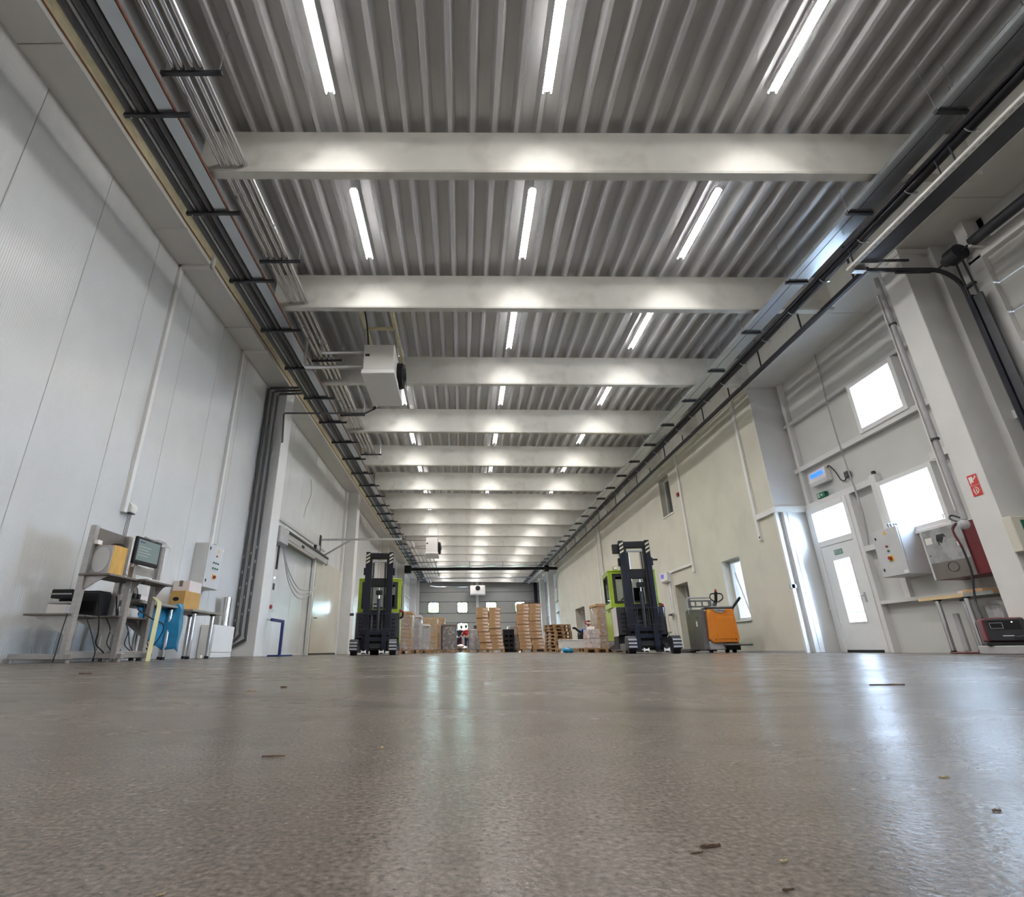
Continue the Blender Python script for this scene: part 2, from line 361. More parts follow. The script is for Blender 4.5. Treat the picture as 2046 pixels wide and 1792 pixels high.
def wall_cells(mb, axis, t0, t1, u0, u1, z0, z1, holes):
    """wall slab (thickness t0..t1 on axis) with rectangular openings (ua, ub, za, zb)"""
    us = sorted({u0, u1, *[h[0] for h in holes], *[h[1] for h in holes]}); zs = sorted({z0, z1, *[h[2] for h in holes], *[h[3] for h in holes]})
    us = [u for u in us if u0 <= u <= u1]; zs = [z for z in zs if z0 <= z <= z1]
    for i in range(len(us) - 1):
        k = 0
        while k < len(zs) - 1:
            inside = lambda k: any(h[0] < (us[i] + us[i + 1]) / 2 < h[1] and h[2] < (zs[k] + zs[k + 1]) / 2 < h[3] for h in holes)
            if inside(k): k += 1; continue
            j = k
            while j + 1 < len(zs) - 1 and not inside(j + 1): j += 1
            a, b = us[i], us[i + 1]
            if axis == 'X': mb.box((t0, a, zs[k]), (t1, b, zs[j + 1]))
            else: mb.box((a, t0, zs[k]), (b, t1, zs[j + 1]))
            k = j + 1
    return mb
def text(body, size, material, parent, loc, rot, name='lettering', align='CENTER', depth=0.001):
    cu = bpy.data.curves.new(name, 'FONT'); cu.body = body; cu.size = size; cu.align_x = align; cu.align_y = 'CENTER'; cu.extrude = depth
    t = bpy.data.objects.new(name, cu); C.objects.link(t); t.location = loc; t.rotation_euler = rot; t.parent = parent
    cu.materials.append(M[material]); return t
NTH = ['first', 'second', 'third', 'fourth', 'fifth', 'sixth', 'seventh', 'eighth', 'ninth', 'tenth', 'eleventh', 'twelfth', 'thirteenth', 'fourteenth', 'fifteenth', 'sixteenth', 'seventeenth', 'eighteenth']

Y0, Y1 = -8.0, 51.0
SLOPE = 0.016
zd = lambda x: 6.875 - SLOPE * x        # underside of the roof sheet ribs
zb = lambda x: 6.135 - SLOPE * x        # underside of the roof beams
TILT = math.atan(SLOPE)
XL, XO, XB = -4.95, 7.05, 7.70          # left wall, office wall, right bay purlin line
XS = 7.82                               # right bay wall skin

# ---------------------------------------------------------------- floor and outside ground
fl = MB().box((-5.3, Y0 - 0.2, -0.2), (8.1, Y1 + 0.3, 0)).build('floor', 'floor'); fl['kind'] = 'structure'
g = MB()
g.box((8.1, -40, -0.25), (70, 110, -0.05)); g.box((-60, Y1 + 0.3, -0.25), (8.1, 110, -0.05))
o = g.build('yard_ground', 'asphalt'); o['kind'] = 'structure'

# ---------------------------------------------------------------- left wall of sandwich panels
wl = MB().box((-5.25, Y0, 0), (-5.02, Y1, 7.3)).build('wall_left', 'skin', kind='structure')
pm = MB().box((-5.02, 0.004, 0.0), (XL, 1.231, 6.47)).mesh('wall_panel', 'panel', bev=0.004)
y = 4.23 - 1.235 * 9
while y < 38.5:
    put(pm, 'wall_panel', wl, (0, y, 0)); y += 1.235
yl_end = y
# dull grey kick strip at the panel foot
MB().box((XL, Y0, 0), (XL + 0.012, yl_end, 0.05)).build('baseboard_left', 'cab', kind='structure')
# far left bay: two rolling side gates between the piers
for a, b in ((yl_end + 0.3, 43.9), (44.6, 50.4)):
    pan = struct('door_side'); pan.name = 'door_3' if a < 42 else 'door_4'
    for k in range(6):
        MB().box((-5.02, a, 0.02 + k * 0.75), (-4.97, b, 0.75 + k * 0.75)).build('door_panel', 'panel', pan, bev=0.006)
    if a > 42:
        for q in (a + 1.2, a + 3.6):
            MB().box((-4.975, q, 1.65), (-4.955, q + 1.3, 2.15)).build('window_pane', 'glass', pan)
    MB().box((-5.02, a - 0.3, 0), (-4.93, a, 4.7)).build('jamb', 'paint', pan)
    MB().box((-5.02, a - 0.3, 4.52), (-4.93, b + 0.2, 4.75)).build('lintel', 'paint', pan)
    MB().box((-5.02, a - 0.3, 4.75), (-4.96, b + 0.3, 6.45)).build('over_panel', 'skin', pan)

# ---------------------------------------------------------------- longitudinal edge beams
el = MB().box((-5.02, Y0, 6.485), (-4.42, Y1, 7.2)).build('edge_beam_left', 'soffit', kind='structure'); el.name = 'edge_beam'
sp = MB().box((XL, 0.006, 6.452), (-4.405, 2.72, 6.486)).mesh('soffit_panel', 'soffit', bev=0.003)
y = 6.46 - 2.727 * 6
while y < Y1 - 2.7:
    put(sp, 'soffit_panel', el, (0, y, 0)); y += 2.727
MB().box((-4.42, Y0, 6.44), (-4.40, Y1, 6.505)).build('soffit_lip', 'soffit', el)
MB().box((-4.425, Y0, 6.505), (-4.405, Y1, 7.0)).build('insulation_strip', 'insul', el)
er = MB().box((7.06, Y0, 6.16), (7.95, Y1, 7.0)).build('edge_beam', 'soffit', kind='structure')
spr = MB().box((7.04, 0.006, 6.10), (7.95, 2.72, 6.16)).mesh('soffit_panel', 'soffit', bev=0.003)
y = Y0
while y < Y1 - 2.7:
    put(spr, 'soffit_panel', er, (0, y, 0)); y += 2.727
MB().box((7.0, Y0, 6.08), (7.045, Y1, 6.2)).build('soffit_lip', 'soffit', er)
MB().box((7.03, Y0, 6.2), (7.06, Y1, 6.85)).build('beam_face', 'beam', er)

# ---------------------------------------------------------------- roof: sheets and beams
ce = MB().box((-5.2, Y0, 7.14), (8.0, Y1 + 0.2, 7.34)).build('ceiling', 'skin', kind='structure')
P_ = 0.308; prof = []
for k in range(3):
    c0 = k * P_ + P_ / 2
    prof += [(c0 - 0.154, 0.15), (c0 - 0.075, 0.15), (c0 - 0.028, 0.0), (c0 + 0.028, 0.0), (c0 + 0.075, 0.15)]
prof.append((3 * P_, 0.15))
prof2 = [(x, z + 0.004) for x, z in prof]
nP = len(prof); sh = MB()
vs_ = [(x, Y0, z) for x, z in prof] + [(x, Y1, z) for x, z in prof] + [(x, Y0, z) for x, z in prof2] + [(x, Y1, z) for x, z in prof2]
fs_ = [(i, i + 1, nP + i + 1, nP + i) for i in range(nP - 1)] + [(2 * nP + i, 3 * nP + i, 3 * nP + i + 1, 2 * nP + i + 1) for i in range(nP - 1)]
sh.add(vs_, fs_)
shm = sh.mesh('roof_sheet', 'deck')
x0 = -2.9 - 0.154 - 5 * P_
for k in range(13):
    xx = x0 + k * 3 * P_
    put(shm, 'roof_sheet', ce, (xx, 0, zd(xx)), (0, TILT, 0))
BY = [5.16 + 2.985 * n for n in range(-4, 16)]
L_ = 7.05 + 3.56
bmm = MB()
bmm.prism([(0, 0.03), (0.012, 0), (0.138, 0), (0.15, 0.03), (0.15, 0.74), (0, 0.74)], 'X', 0, L_)
bme = bmm.mesh('roof_beam', 'beam')
for yb in BY:
    put(bme, 'roof_beam', ce, (-3.56, yb, zb(-3.56)), (0, TILT, 0))

# ---------------------------------------------------------------- piers on the left
def pier(y, first=False):
    p = struct('column')
    MB().box((XL, y, 0), (-4.45, y + 0.55, 6.45)).build('shaft', 'paint', p, bev=0.008)
    return p
for y in (11.8, 21.35, 30.9, 40.5, 50.2):
    p = pier(y)
    if y > 20:
        MB().box((-4.99, y - 0.28, 0), (-4.85, y - 0.02, 6.44)).build('corner_channel', 'paint', p, bev=0.005)

# ---------------------------------------------------------------- right: office wall with openings
oh = [(13.33, 14.30, 0.77, 2.29), (16.68, 17.72, 0, 2.06), (16.90, 17.80, 4.37, 5.70), (31.4, 34.0, 0, 2.46)]
wo = wall_cells(MB(), 'X', XO, XO + 0.35, 11.42, 39.7, 0, 6.12, oh).build('wall_right', 'plaster', kind='structure')
MB().box((XO, 11.40, 0), (XB + 0.2, 11.42, 6.12)).build('wall_end_face', 'paint', wo)
MB().box((XO + 0.05, 39.7, 0), (XB + 0.25, 39.75, 6.12)).build('wall_far_end_face', 'plaster', wo)
MB().box((XO - 0.012, 11.42, 0), (XO, 39.7, 0.04)).build('baseboard_right', 'lgrey', kind='structure')
# office rooms behind the openings
for nm, (a, b, z0, z1, dx) in {'office_room': (12.2, 15.6, 0.0, 2.9, 3.2), 'upper_room': (16.2, 18.6, 3.6, 6.0, 3.0), 'niche': (16.68, 17.72, 0, 2.06, 0.75), 'store_room': (31.4, 34.0, 0, 2.46, 1.8)}.items():
    r = struct('wall_' + nm)
    xa, xb = XO + 0.35, XO + 0.35 + dx
    q = MB()
    q.box((xa, a - 0.1, z0 - 0.1), (xb, a, z1 + 0.1)); q.box((xa, b, z0 - 0.1), (xb, b + 0.1, z1 + 0.1))
    q.box((xa, a, z1), (xb, b, z1 + 0.1))
    if z0 > 0.1: q.box((xa, a, z0 - 0.1), (xb, b, z0))
    if nm == 'office_room': wall_cells(q, 'X', xb, xb + 0.1, a, b, z0, z1, [(12.5, 15.3, 0.9, 2.6)])
    else: q.box((xb, a, z0), (xb + 0.1, b, z1))
    q.build('room_shell', 'roomw' if nm != 'niche' else 'cab', r)
    if nm == 'office_room': MB().box((8.0, 12.06, 0.80), (10.6, 12.10, 0.86)).build('outer_trim', 'lilac', r)
    if z0 < 0.1: MB().box((xa - 0.3 if nm != 'office_room' else xa, a, -0.05), (xb, b, 0.0)).build('room_floor', 'floor', r)
# brown frame down the far jamb of the doorway, grey leaf standing inside
d = struct('door_5')
MB().box((XO + 0.30, 16.70, 0), (XO + 0.36, 16.80, 2.04)).build('door_jamb', 'board', d)
MB().box((XO + 0.30, 17.62, 0), (XO + 0.36, 17.71, 2.04)).build('door_jamb', 'cab', d)
MB().box((XO + 0.62, 16.9, 0.01), (XO + 0.66, 17.7, 2.0)).build('door_leaf', 'cab', d, bev=0.004)
# low office window
def window(name, X, a, b, z0, z1, fw=0.06, depth=0.08, sill=True, xin=0.0, panes=1):
    w = struct(name); f = MB()
    x0_, x1_ = X + xin, X + xin + depth
    f.box((x0_, a, z0), (x1_, a + fw, z1)); f.box((x0_, b - fw, z0), (x1_, b, z1)); f.box((x0_, a + fw, z0), (x1_, b - fw, z0 + fw)); f.box((x0_, a + fw, z1 - fw), (x1_, b - fw, z1))
    f.build('window_frame', 'white', w, bev=0.004)
    MB().box((x0_ + depth / 2 - 0.004, a + fw, z0 + fw), (x0_ + depth / 2 + 0.004, b - fw, z1 - fw)).build('window_pane', 'glass', w)
    if sill: MB().box((X - 0.03, a - 0.03, z0 - 0.05), (X + max(xin, 0.08), b + 0.03, z0)).build('window_sill', 'white', w, bev=0.004)
    return w
w = window('window_1', XO, 13.33, 14.30, 0.77, 2.29, xin=0.2)
h = MB(); h.box((XO + 0.17, 13.42, 0.86), (XO + 0.2, 13.46, 0.98)); h.tube([(XO + 0.15, 13.44, 0.92), (XO + 0.15, 13.44, 0.80)], 0.012)
h.build('window_handle', 'char', w)
lv = MB().bar((XO + 0.14, 13.95, 1.95), (XO + 0.12, 13.50, 0.82), 0.03, 0.02).build('opening_rod', 'lgrey', w)
window('window_2', XO, 16.90, 17.80, 4.37, 5.70, xin=0.18)

# ---------------------------------------------------------------- right: outer bay wall (near bay and far bay)
def bay(ya, yb, holes, nm):
    return wall_cells(MB(), 'X', XS, XS + 0.14, ya, yb, 0, 6.12, holes).build(nm, 'skin', kind='structure')
bh = [(8.06, 9.22, 3.92, 4.96), (8.02, 9.22, 1.92, 2.94), (10.10, 11.25, 0, 2.92)]
bn = bay(6.0, 11.42, bh, 'wall_bay')
bay(39.7, Y1, [], 'wall_bay_far')
pu = []
def purlin(nm, ya, yb, z0, z1, x0=XB, parent=None):
    # cold rolled Z rail: deep body with a thin lip hanging below its front edge
    ya, yb, x0 = ya + 0.004, yb - 0.004, x0 + 0.005
    q = MB(); q.prism([(x0, z0), (x0 + 0.006, z0), (x0 + 0.006, z0 + 0.022), (XS - 0.002, z0 + 0.022), (XS - 0.002, z1), (x0, z1)], 'Y', ya, yb)
    # the section is given as (x, z) pairs
    return q.build('wall_rail', 'paint', parent)
for ya, yb, z0, z1 in ((7.05, 11.40, 4.96, 5.03), (7.05, 11.40, 3.83, 3.93), (9.22, 11.40, 2.95, 3.07), (7.05, 8.02, 2.95, 3.07), (7.05, 10.03, 1.80, 1.90), (7.05, 10.06, 0.83, 0.89), (11.26, 11.40, 0.83, 0.89)):
    purlin('', ya, yb, z0, z1, parent=bn)
po = MB()
po.box((XB, 9.22, 1.90), (XS, 9.36, 3.12)); po.build('wall_post', 'paint', bn, bev=0.004)
MB().box((XB, 9.96, 0), (XS, 10.06, 2.95)).build('wall_post', 'paint', bn, bev=0.004)
MB().box((XB, 11.26, 0), (XS, 11.36, 2.95)).build('wall_post', 'paint', bn, bev=0.004)
MB().box((XB + 0.03, 7.55, 0), (XS, 7.65, 6.1)).build('wall_post', 'paint', bn, bev=0.004)
MB().box((XB + 0.02, 11.2, 3.07), (XS, 11.3, 6.1)).build('wall_post', 'paint', bn, bev=0.004)
MB().box((XB + 0.05, 9.30, 0.895), (XS, 9.42, 1.815)).build('wall_post', 'paint', bn, bev=0.004)
for z in (0.83, 1.85, 3.0, 3.88, 4.99):
    purlin('', 39.75, Y1, z - 0.05, z + 0.05, parent=None).name = 'trim_rail'
for o in bpy.data.objects:
    if o.name.startswith('trim_rail'): o['kind'] = 'structure'
for yy in (43.9, 48.8):
    p = struct('column'); MB().box((XO, yy, 0), (XO + 0.45, yy + 0.5, 6.1)).build('shaft', 'paint', p, bev=0.008)
w3 = window('window_3', XB - 0.02, 8.06, 9.22, 3.92, 4.96, fw=0.09, depth=0.27, sill=False, xin=0.0)
w4 = window('window_4', XB - 0.02, 8.02, 9.22, 1.92, 2.94, fw=0.08, depth=0.27, sill=True, xin=0.0)
MB().tube([(XB - 0.03, 8.06, 2.06), (XB - 0.07, 8.06, 2.06), (XB - 0.07, 8.06, 1.99)], 0.01).build('window_handle', 'white', w4)
# glazed exit door with transom light
dr = struct('door_1')
f = MB()
for a, b, z0, z1 in ((10.06, 10.16, 0, 2.95), (11.16, 11.26, 0, 2.95), (10.16, 11.16, 2.83, 2.95), (10.16, 11.16, 2.09, 2.21)):
    f.box((XB - 0.02, a, z0), (XB + 0.08, b, z1))
f.build('door_frame', 'white', dr, bev=0.005)
MB().box((XB + 0.03, 10.16, 2.21), (XB + 0.04, 11.16, 2.83)).build('transom_pane', 'glass', dr)
wall_cells(MB(), 'X', XB - 0.005, XB + 0.055, 10.165, 11.155, 0.05, 2.085, [(10.384, 10.866, 0.554, 1.776)]).build('door_leaf', 'white', dr)
q = MB()
for a, b, z0, z1 in ((10.365, 10.39, 0.535, 1.795), (10.86, 10.885, 0.535, 1.795), (10.39, 10.86, 0.535, 0.56), (10.39, 10.86, 1.77, 1.795)): q.box((XB - 0.015, a, z0), (XB + 0.06, b, z1))
q.build('glazing_bead', 'white', dr)
MB().box((XB + 0.02, 10.388, 0.558), (XB + 0.028, 10.862, 1.772)).build('door_pane', 'glass', dr)
q = MB(); q.tube([(XB - 0.005, 10.27, 1.02), (XB - 0.06, 10.27, 1.02)], 0.011); q.tube([(XB - 0.06, 10.265, 1.02), (XB - 0.06, 10.40, 1.02)], 0.010)
q.box((XB - 0.012, 10.25, 0.90), (XB - 0.005, 10.29, 1.08)); q.build('door_handle', 'stain', dr)
MB().box((XB - 0.005, 10.165, 0.03), (XB + 0.05, 11.155, 0.05)).build('door_seal', 'rubber', dr)
MB().box((XB + 0.0, 10.16, 0.0), (XS + 0.14, 11.16, 0.03)).build('threshold', 'rubber', dr)
MB().box((XS, 10.06, 0.0), (XS + 0.14, 11.26, 0.05)).build('threshold', 'rubber', dr)
s_ = MB().box((XB - 0.012, 10.55, 1.87), (XB - 0.005, 10.78, 1.97)).build('door_sign', 'green', dr)
MB().box((XB - 0.014, 10.565, 1.885), (XB - 0.012, 10.765, 1.955)).build('sign_plate', 'lgrey', s_)
for k in range(3): MB().box((XB - 0.0155, 10.59, 1.90 + k * 0.016), (XB - 0.014, 10.74 - 0.02 * k, 1.907 + k * 0.016)).build('lettering', 'green', s_)

# white pipe casings at the office wall corner, and the white trunking at rail height
cs = struct('trim_1')
MB().box((XO - 0.055, 11.34, 0), (XO + 0.02, 11.40, 2.93)).build('casing', 'paint', cs, bev=0.006)
MB().box((XO + 0.10, 11.30, 0), (XO + 0.30, 11.40, 2.93)).build('casing', 'paint', cs, bev=0.008)
MB().box((XO + 0.19, 11.295, 0), (XO + 0.198, 11.302, 2.93)).build('casing_seam', 'lgrey', cs)
MB().box((XO - 0.07, 11.34, 1.28), (XO + 0.05, 11.40, 1.36)).build('socket_box', 'lgrey', cs)
MB().box((XO - 0.06, 11.31, 2.93), (XB, 11.40, 3.06)).build('trunking', 'white', cs, bev=0.004)
MB().box((XO - 0.06, 11.40, 2.93), (XO, 12.10, 3.05)).build('trunking', 'white', cs, bev=0.004)
MB().box((XO - 0.06, 12.10, 2.46), (XO, 12.20, 6.08)).build('trunking', 'white', cs, bev=0.004)
MB().box((XO - 0.07, 12.10, 2.50), (XO - 0.06, 12.14, 2.54)).build('socket', 'char', cs)
cs = struct('trim_2')
MB().box((XO - 0.05, 15.98, 2.26), (XO, 16.07, 6.08)).build('trunking', 'white', cs, bev=0.004)
MB().box((XO - 0.05, 16.07, 2.48), (XO, 18.10, 2.55)).build('trunking', 'white', cs, bev=0.004)
MB().box((XO - 0.05, 18.02, 0.05), (XO, 18.10, 2.48)).build('trunking', 'white', cs, bev=0.004)
MB().box((XO - 0.05, 18.20, 0.05), (XO, 18.25, 2.2)).build('trunking', 'white', cs, bev=0.004)
o = MB().box((XO - 0.06, 16.22, 4.72), (XO, 16.34, 4.84)).build('fire_call_box', 'red', None, bev=0.01); tag(o, 'small red fire call box high on the cream wall by white trunking', 'call box')
cs = struct('trim_3')
MB().tube([(6.3, 26.3, 6.05), (6.85, 26.3, 6.1), (6.98, 26.3, 6.0), (6.99, 26.3, 5.6), (6.99, 26.3, 1.2)], 0.045, 10).build('pipe', 'paint', cs, smooth=True)
MB().box((XO - 0.05, 27.1, 0.5), (XO, 27.2, 6.05)).build('trunking', 'white', cs)

# ---------------------------------------------------------------- big near column on the right
cr = struct('column')
MB().box((XO, 6.65, 0), (7.42, 7.05, 6.1)).build('shaft', 'paint', cr, bev=0.008)
MB().box((7.42, 6.70, 0), (7.55, 6.95, 6.1)).build('column_web', 'paint', cr, bev=0.004)
MB().box((7.55, 6.60, 0), (XS, 6.90, 6.1)).build('column_flange', 'paint', cr, bev=0.004)
MB().box((7.03, 6.63, 5.98), (XB, 6.9, 6.08)).build('column_head', 'paint', cr, bev=0.004)

# ---------------------------------------------------------------- sectional gate in the near right wall
gt = struct('door_2')
MB().box((XS, Y0, 0), (XS + 0.14, 1.2, 6.12)).build('wall_front_right', 'skin', kind='structure')
MB().box((XS, 1.2, 5.42), (XS + 0.14, 6.1, 6.12)).build('gate_lintel', 'skin', gt)
MB().box((7.62, 6.05, 0), (XS + 0.1, 6.25, 5.45)).build('gate_jamb', 'paint', gt, bev=0.005)
MB().box((7.62, 1.05, 0), (XS + 0.1, 1.25, 5.45)).build('gate_jamb', 'paint', gt, bev=0.005)
MB().box((7.62, 1.05, 5.40), (XS, 6.25, 5.58)).build('gate_head', 'paint', gt, bev=0.005)
pg = MB().box((7.70, 1.25, 0.006), (7.78, 6.05, 0.492)).mesh('gate_panel', 'skin', bev=0.003)
for k in range(11): put(pg, 'gate_panel', gt, (0, 0, k * 0.5 - 0.06 if k else 0.0))
def track(ys):
    r_ = 0.40; pts = [(7.56, ys, 0.0), (7.56, ys, 5.05)]
    for i in range(1, 9):
        t = i / 8 * PI / 2; pts.append((7.56 - r_ + r_ * math.cos(t), ys, 5.05 + r_ * math.sin(t)))
    pts.append((6.0, ys, 5.45))
    return pts
for ys in (6.38, 1.0):
    q = MB(); q.tube(track(ys), 0.034, 6); q.build('gate_track', 'char', gt)
    MB().bar((6.62, ys, 5.40), (7.16, ys, 5.41), 0.03).build('track_stiffener', 'char', gt)
MB().box((7.49, 6.14, 0), (7.52, 6.26, 4.86)).build('gate_rail', 'char', gt)
MB().box((7.47, 6.27, 0), (7.54, 6.33, 4.9)).build('gate_rail', 'navy', gt)
MB().bar((7.47, 6.28, 4.85), (7.45, 6.26, 5.45), 0.02).build('gate_cable', 'char', gt); MB().bar((7.50, 6.18, 4.8), (7.48, 6.18, 5.45), 0.02).build('gate_cable', 'char', gt)
MB().box((7.46, 6.16, 5.02), (7.52, 6.30, 5.06)).build('gate_bracket', 'char', gt)
MB().cyl((7.45, 6.13, 5.58), (7.45, 6.30, 5.58), 0.13, 22).build('cable_drum', 'char', gt, smooth=True)
MB().cyl((7.45, 6.30, 5.58), (7.45, 6.40, 5.58), 0.11, 18, 0.07).build('drum_boss', 'char', gt, smooth=True)
MB().cyl((7.45, 1.1, 5.60), (7.45, 6.55, 5.58), 0.016, 8).build('shaft', 'char', gt)
MB().cyl((7.45, 2.6, 5.58), (7.45, 5.95, 5.58), 0.075, 16).build('torsion_spring', 'char', gt, smooth=True)
MB().box((7.40, 5.93, 5.50), (XS, 5.97, 5.68)).build('spring_bracket', 'paint', gt)
MB().box((7.60, 6.08, 5.58), (XS, 6.24, 6.1)).build('head_post', 'paint', gt)
MB().box((XS - 0.10, 6.26, 3.05), (XS, 6.70, 3.17)).build('wall_rail', 'paint', gt)
for z in (3.95, 4.95): MB().box((XS - 0.002, 6.25, z), (XS + 0.02, 6.72, z + 0.012)).build('wall_joint', 'lgrey', gt)
# perforated strut carrying the track ends, its dark cover and hangers
MB().box((5.92, -1.0, 5.47), (6.0, 6.42, 5.51)).build('perforated_strut', 'white', gt, bev=0.004)
k = -0.9; q = MB()
while k < 6.35:
    q.box((5.955, k, 5.467), (5.968, k + 0.045, 5.4705)); k += 0.09
o = q.build('strut_slots', 'lgrey', gt); o['kind'] = 'stuff'
MB().box((6.03, -1.0, 5.52), (6.34, 6.30, 5.55)).build('cable_cover', 'char', gt)
MB().bar((6.26, 6.39, 5.64), (6.90, 6.39, 5.64), 0.03).build('track_arm', 'char', gt)
for yy in (6.3, 4.75, 4.55, 3.2):
    for x in (5.96,): MB().bar((x, yy, 5.5), (x, yy, 5.78), 0.014).build('hanger_rod', 'char', gt)
MB().box((5.98, 6.34, 5.42), (6.16, 6.42, 5.60)).build('end_plate', 'galv', gt)

# ---------------------------------------------------------------- rear wall
MB().box((-5.3, Y0 - 0.2, 0), (8.0, Y0, 7.3)).build('wall_rear', 'panel', kind='structure')

# ---------------------------------------------------------------- far wall of two sectional doors
def far_door(name, xa, xb, cols, rows):
    d = struct(name)
    zs = [0.0, 0.60, 1.50, 2.53, 3.36, 4.42, 5.30, 6.2]
    for i in range(7):
        hs = []
        for (wa, wb) in cols:
            for (za, zb_) in rows:
                if zs[i] <= za and zb_ <= zs[i + 1]: hs.append((wa, wb, za, zb_))
        wall_cells(MB(), 'Y', Y1, Y1 + 0.06, xa, xb, zs[i] + (0.02 if i else 0.0), zs[i + 1] - 0.02, hs).build('door_panel', 'gatewall', d)
        MB().box((xa, Y1 + 0.015, zs[i + 1] - 0.02), (xb, Y1 + 0.045, zs[i + 1] + 0.02)).build('door_joint', 'char', d)
        for (wa, wb, za, zb_) in hs:
            q = MB()
            for a, b in (((wa - 0.05, za - 0.05), (wb + 0.05, za)), ((wa - 0.05, zb_), (wb + 0.05, zb_ + 0.05)), ((wa - 0.05, za), (wa, zb_)), ((wb, za), (wb + 0.05, zb_))):
                q.box((a[0], Y1 - 0.012, a[1]), (b[0], Y1, b[1]))
            for sx, ux in ((wa, 1), (wb, -1)):
                for sz, uz in ((za, 1), (zb_, -1)): q.prism([(sx, sz), (sx + ux * 0.1, sz), (sx + ux * 0.03, sz + uz * 0.03), (sx, sz + uz * 0.1)], 'Y', Y1 - 0.01, Y1 + 0.05)
            q.build('pane_surround', 'char', d)
            MB().box((wa, Y1 + 0.025, za), (wb, Y1 + 0.035, zb_)).build('door_pane', 'glass', d)
    return d
rows = [(3.46, 4.34), (1.60, 2.47)]
far_door('door_6', -4.95, 1.24, [(-3.27, -2.32), (-0.52, 0.40)], rows)
far_door('door_7', 1.46, 7.9, [(2.19, 3.12), (4.95, 5.87)], rows)
wf = struct('wall_far')
MB().box((1.22, Y1 - 0.1, 0), (1.48, Y1 + 0.06, 6.2)).build('centre_post', 'paint', wf, bev=0.01)
MB().box((-5.2, Y1, 6.2), (8.0, Y1 + 0.12, 7.3)).build('wall_head', 'gatewall', wf)
MB().box((6.75, Y1 - 0.3, 0.0), (7.05, Y1 - 0.05, 6.1)).build('door_track', 'black', wf)
MB().box((-4.45, Y1 - 0.2, 0), (-4.15, Y1, 6.45)).build('side_post', 'paint', wf)

# ---------------------------------------------------------------- strip lights
ROWN = {-1.64: 'left-hand', 1.12: 'middle', 3.98: 'right-hand'}
hm = MB().prism([(-0.056, -0.006), (-0.046, -0.006), (-0.040, 0.036), (0.040, 0.036), (0.046, -0.006), (0.056, -0.006), (0.056, 0.05), (0.03, 0.075), (-0.03, 0.075), (-0.056, 0.05)], 'Y', -0.75, 0.75).mesh('housing', 'white')
dm = MB().prism([(-0.018, 0.026), (0.018, 0.026), (0.018, 0.0355), (-0.018, 0.0355)], 'Y', -0.748, 0.748).mesh('diffuser', 'lamp')
lm = MB().prism([(-0.058, -0.0062), (-0.045, -0.0142), (-0.044, -0.0062)], 'Y', -0.75, 0.75).prism([(0.058, -0.0062), (0.045, -0.0142), (0.044, -0.0062)], 'Y', -0.75, 0.75).mesh('side_lens', 'lamp2')
clm = MB().box((-0.012, -0.012, 0.075), (0.012, 0.012, 0.20)).mesh('mounting_clip', 'galv')
for i in range(-4, 15):
    yc = 6.73 + 2.985 * i
    for x in (-1.64, 1.12, 3.98):
        if i == 1 and x < 0: continue
        zl = 6.70 - 0.010 * (x - 1.12)
        n = i + 1
        if n < 0: lab, gr = f'white LED strip light of the {ROWN[x]} row, {NTH[-n - 1]} roof bay behind the viewpoint', 'strip lights of the near bays'
        else: lab, gr = f'lit LED strip light of the {ROWN[x]} row, {NTH[n]} roof bay counting from the near end', 'lit strip lights under the roof'
        t = thing('strip_light', lab, 'light', (x, yc, zl), 0, gr)
        put(hm, 'housing', t); put(dm, 'diffuser', t); put(lm, 'side_lens', t)
        for s in (-0.55, 0.55): put(clm, 'mounting_clip', t, (0, s, zd(x) - zl - 0.198))

# ---------------------------------------------------------------- left: dark cooling pipes, tray, copper line
pr = thing('pipe_run', 'bundle of dark insulated pipes running on brackets along the left edge beam', 'pipes')
for x, r in ((-3.94, 0.055), (-3.79, 0.055)):
    MB().cyl((x, Y0, 6.155), (x, 50.0, 6.155), r, 12).build('pipe', 'darkpipe', pr, smooth=True)
MB().cyl((-3.655, Y0, 6.15), (-3.655, 50.0, 6.15), 0.05, 12).build('pipe', 'darkpipe', pr, smooth=True)
for x in (-3.865, -3.72): MB().cyl((x, Y0, 6.135), (x, 50.0, 6.135), 0.025, 8).build('pipe', 'galv' if x < -3.8 else 'char', pr, smooth=True)
hb = MB(); hb.box((-4.0, -0.022, 6.058), (-3.22, 0.022, 6.063)); hb.box((-4.0, -0.022, 6.063), (-3.22, -0.018, 6.10)); hb.box((-4.0, 0.018, 6.063), (-3.22, 0.022, 6.10))
hb.box((-3.225, -0.022, 6.05), (-3.215, 0.022, 6.11)); hb.box((-4.0, -0.012, 6.10), (-3.98, 0.012, 6.50))
hbm = hb.mesh('hanger_bar', 'char')
cl = MB(); 
for x in (-3.94, -3.79): cl.box((x - 0.06, 0.03, 6.096), (x + 0.06, 0.045, 6.11)); cl.box((x + 0.02, 0.0, 6.04), (x + 0.035, 0.015, 6.06))
clm2 = cl.mesh('pipe_clamp', 'galv')
k = 4.30 - 1.492 * 4
while k < 50:
    put(hbm, 'hanger_bar', pr, (0, k, 0)); put(clm2, 'pipe_clamp', pr, (0, k, 0)); k += 1.492
ct = MB(); ct.box((-3.58, Y0, 6.105), (-3.40, 50, 6.109)); ct.box((-3.58, Y0, 6.109), (-3.576, 50, 6.16)); ct.box((-3.404, Y0, 6.109), (-3.40, 50, 6.16))
tag(ct.build('cable_tray', 'tray'), 'pale steel cable tray beside the dark pipes along the left roof edge', 'cable tray')
tag(MB().cyl((-3.385, Y0, 6.125), (-3.385, 46, 6.125), 0.014, 6).build('copper_line', 'copper'), 'thin red brown line along the edge of the left cable tray', 'pipe')
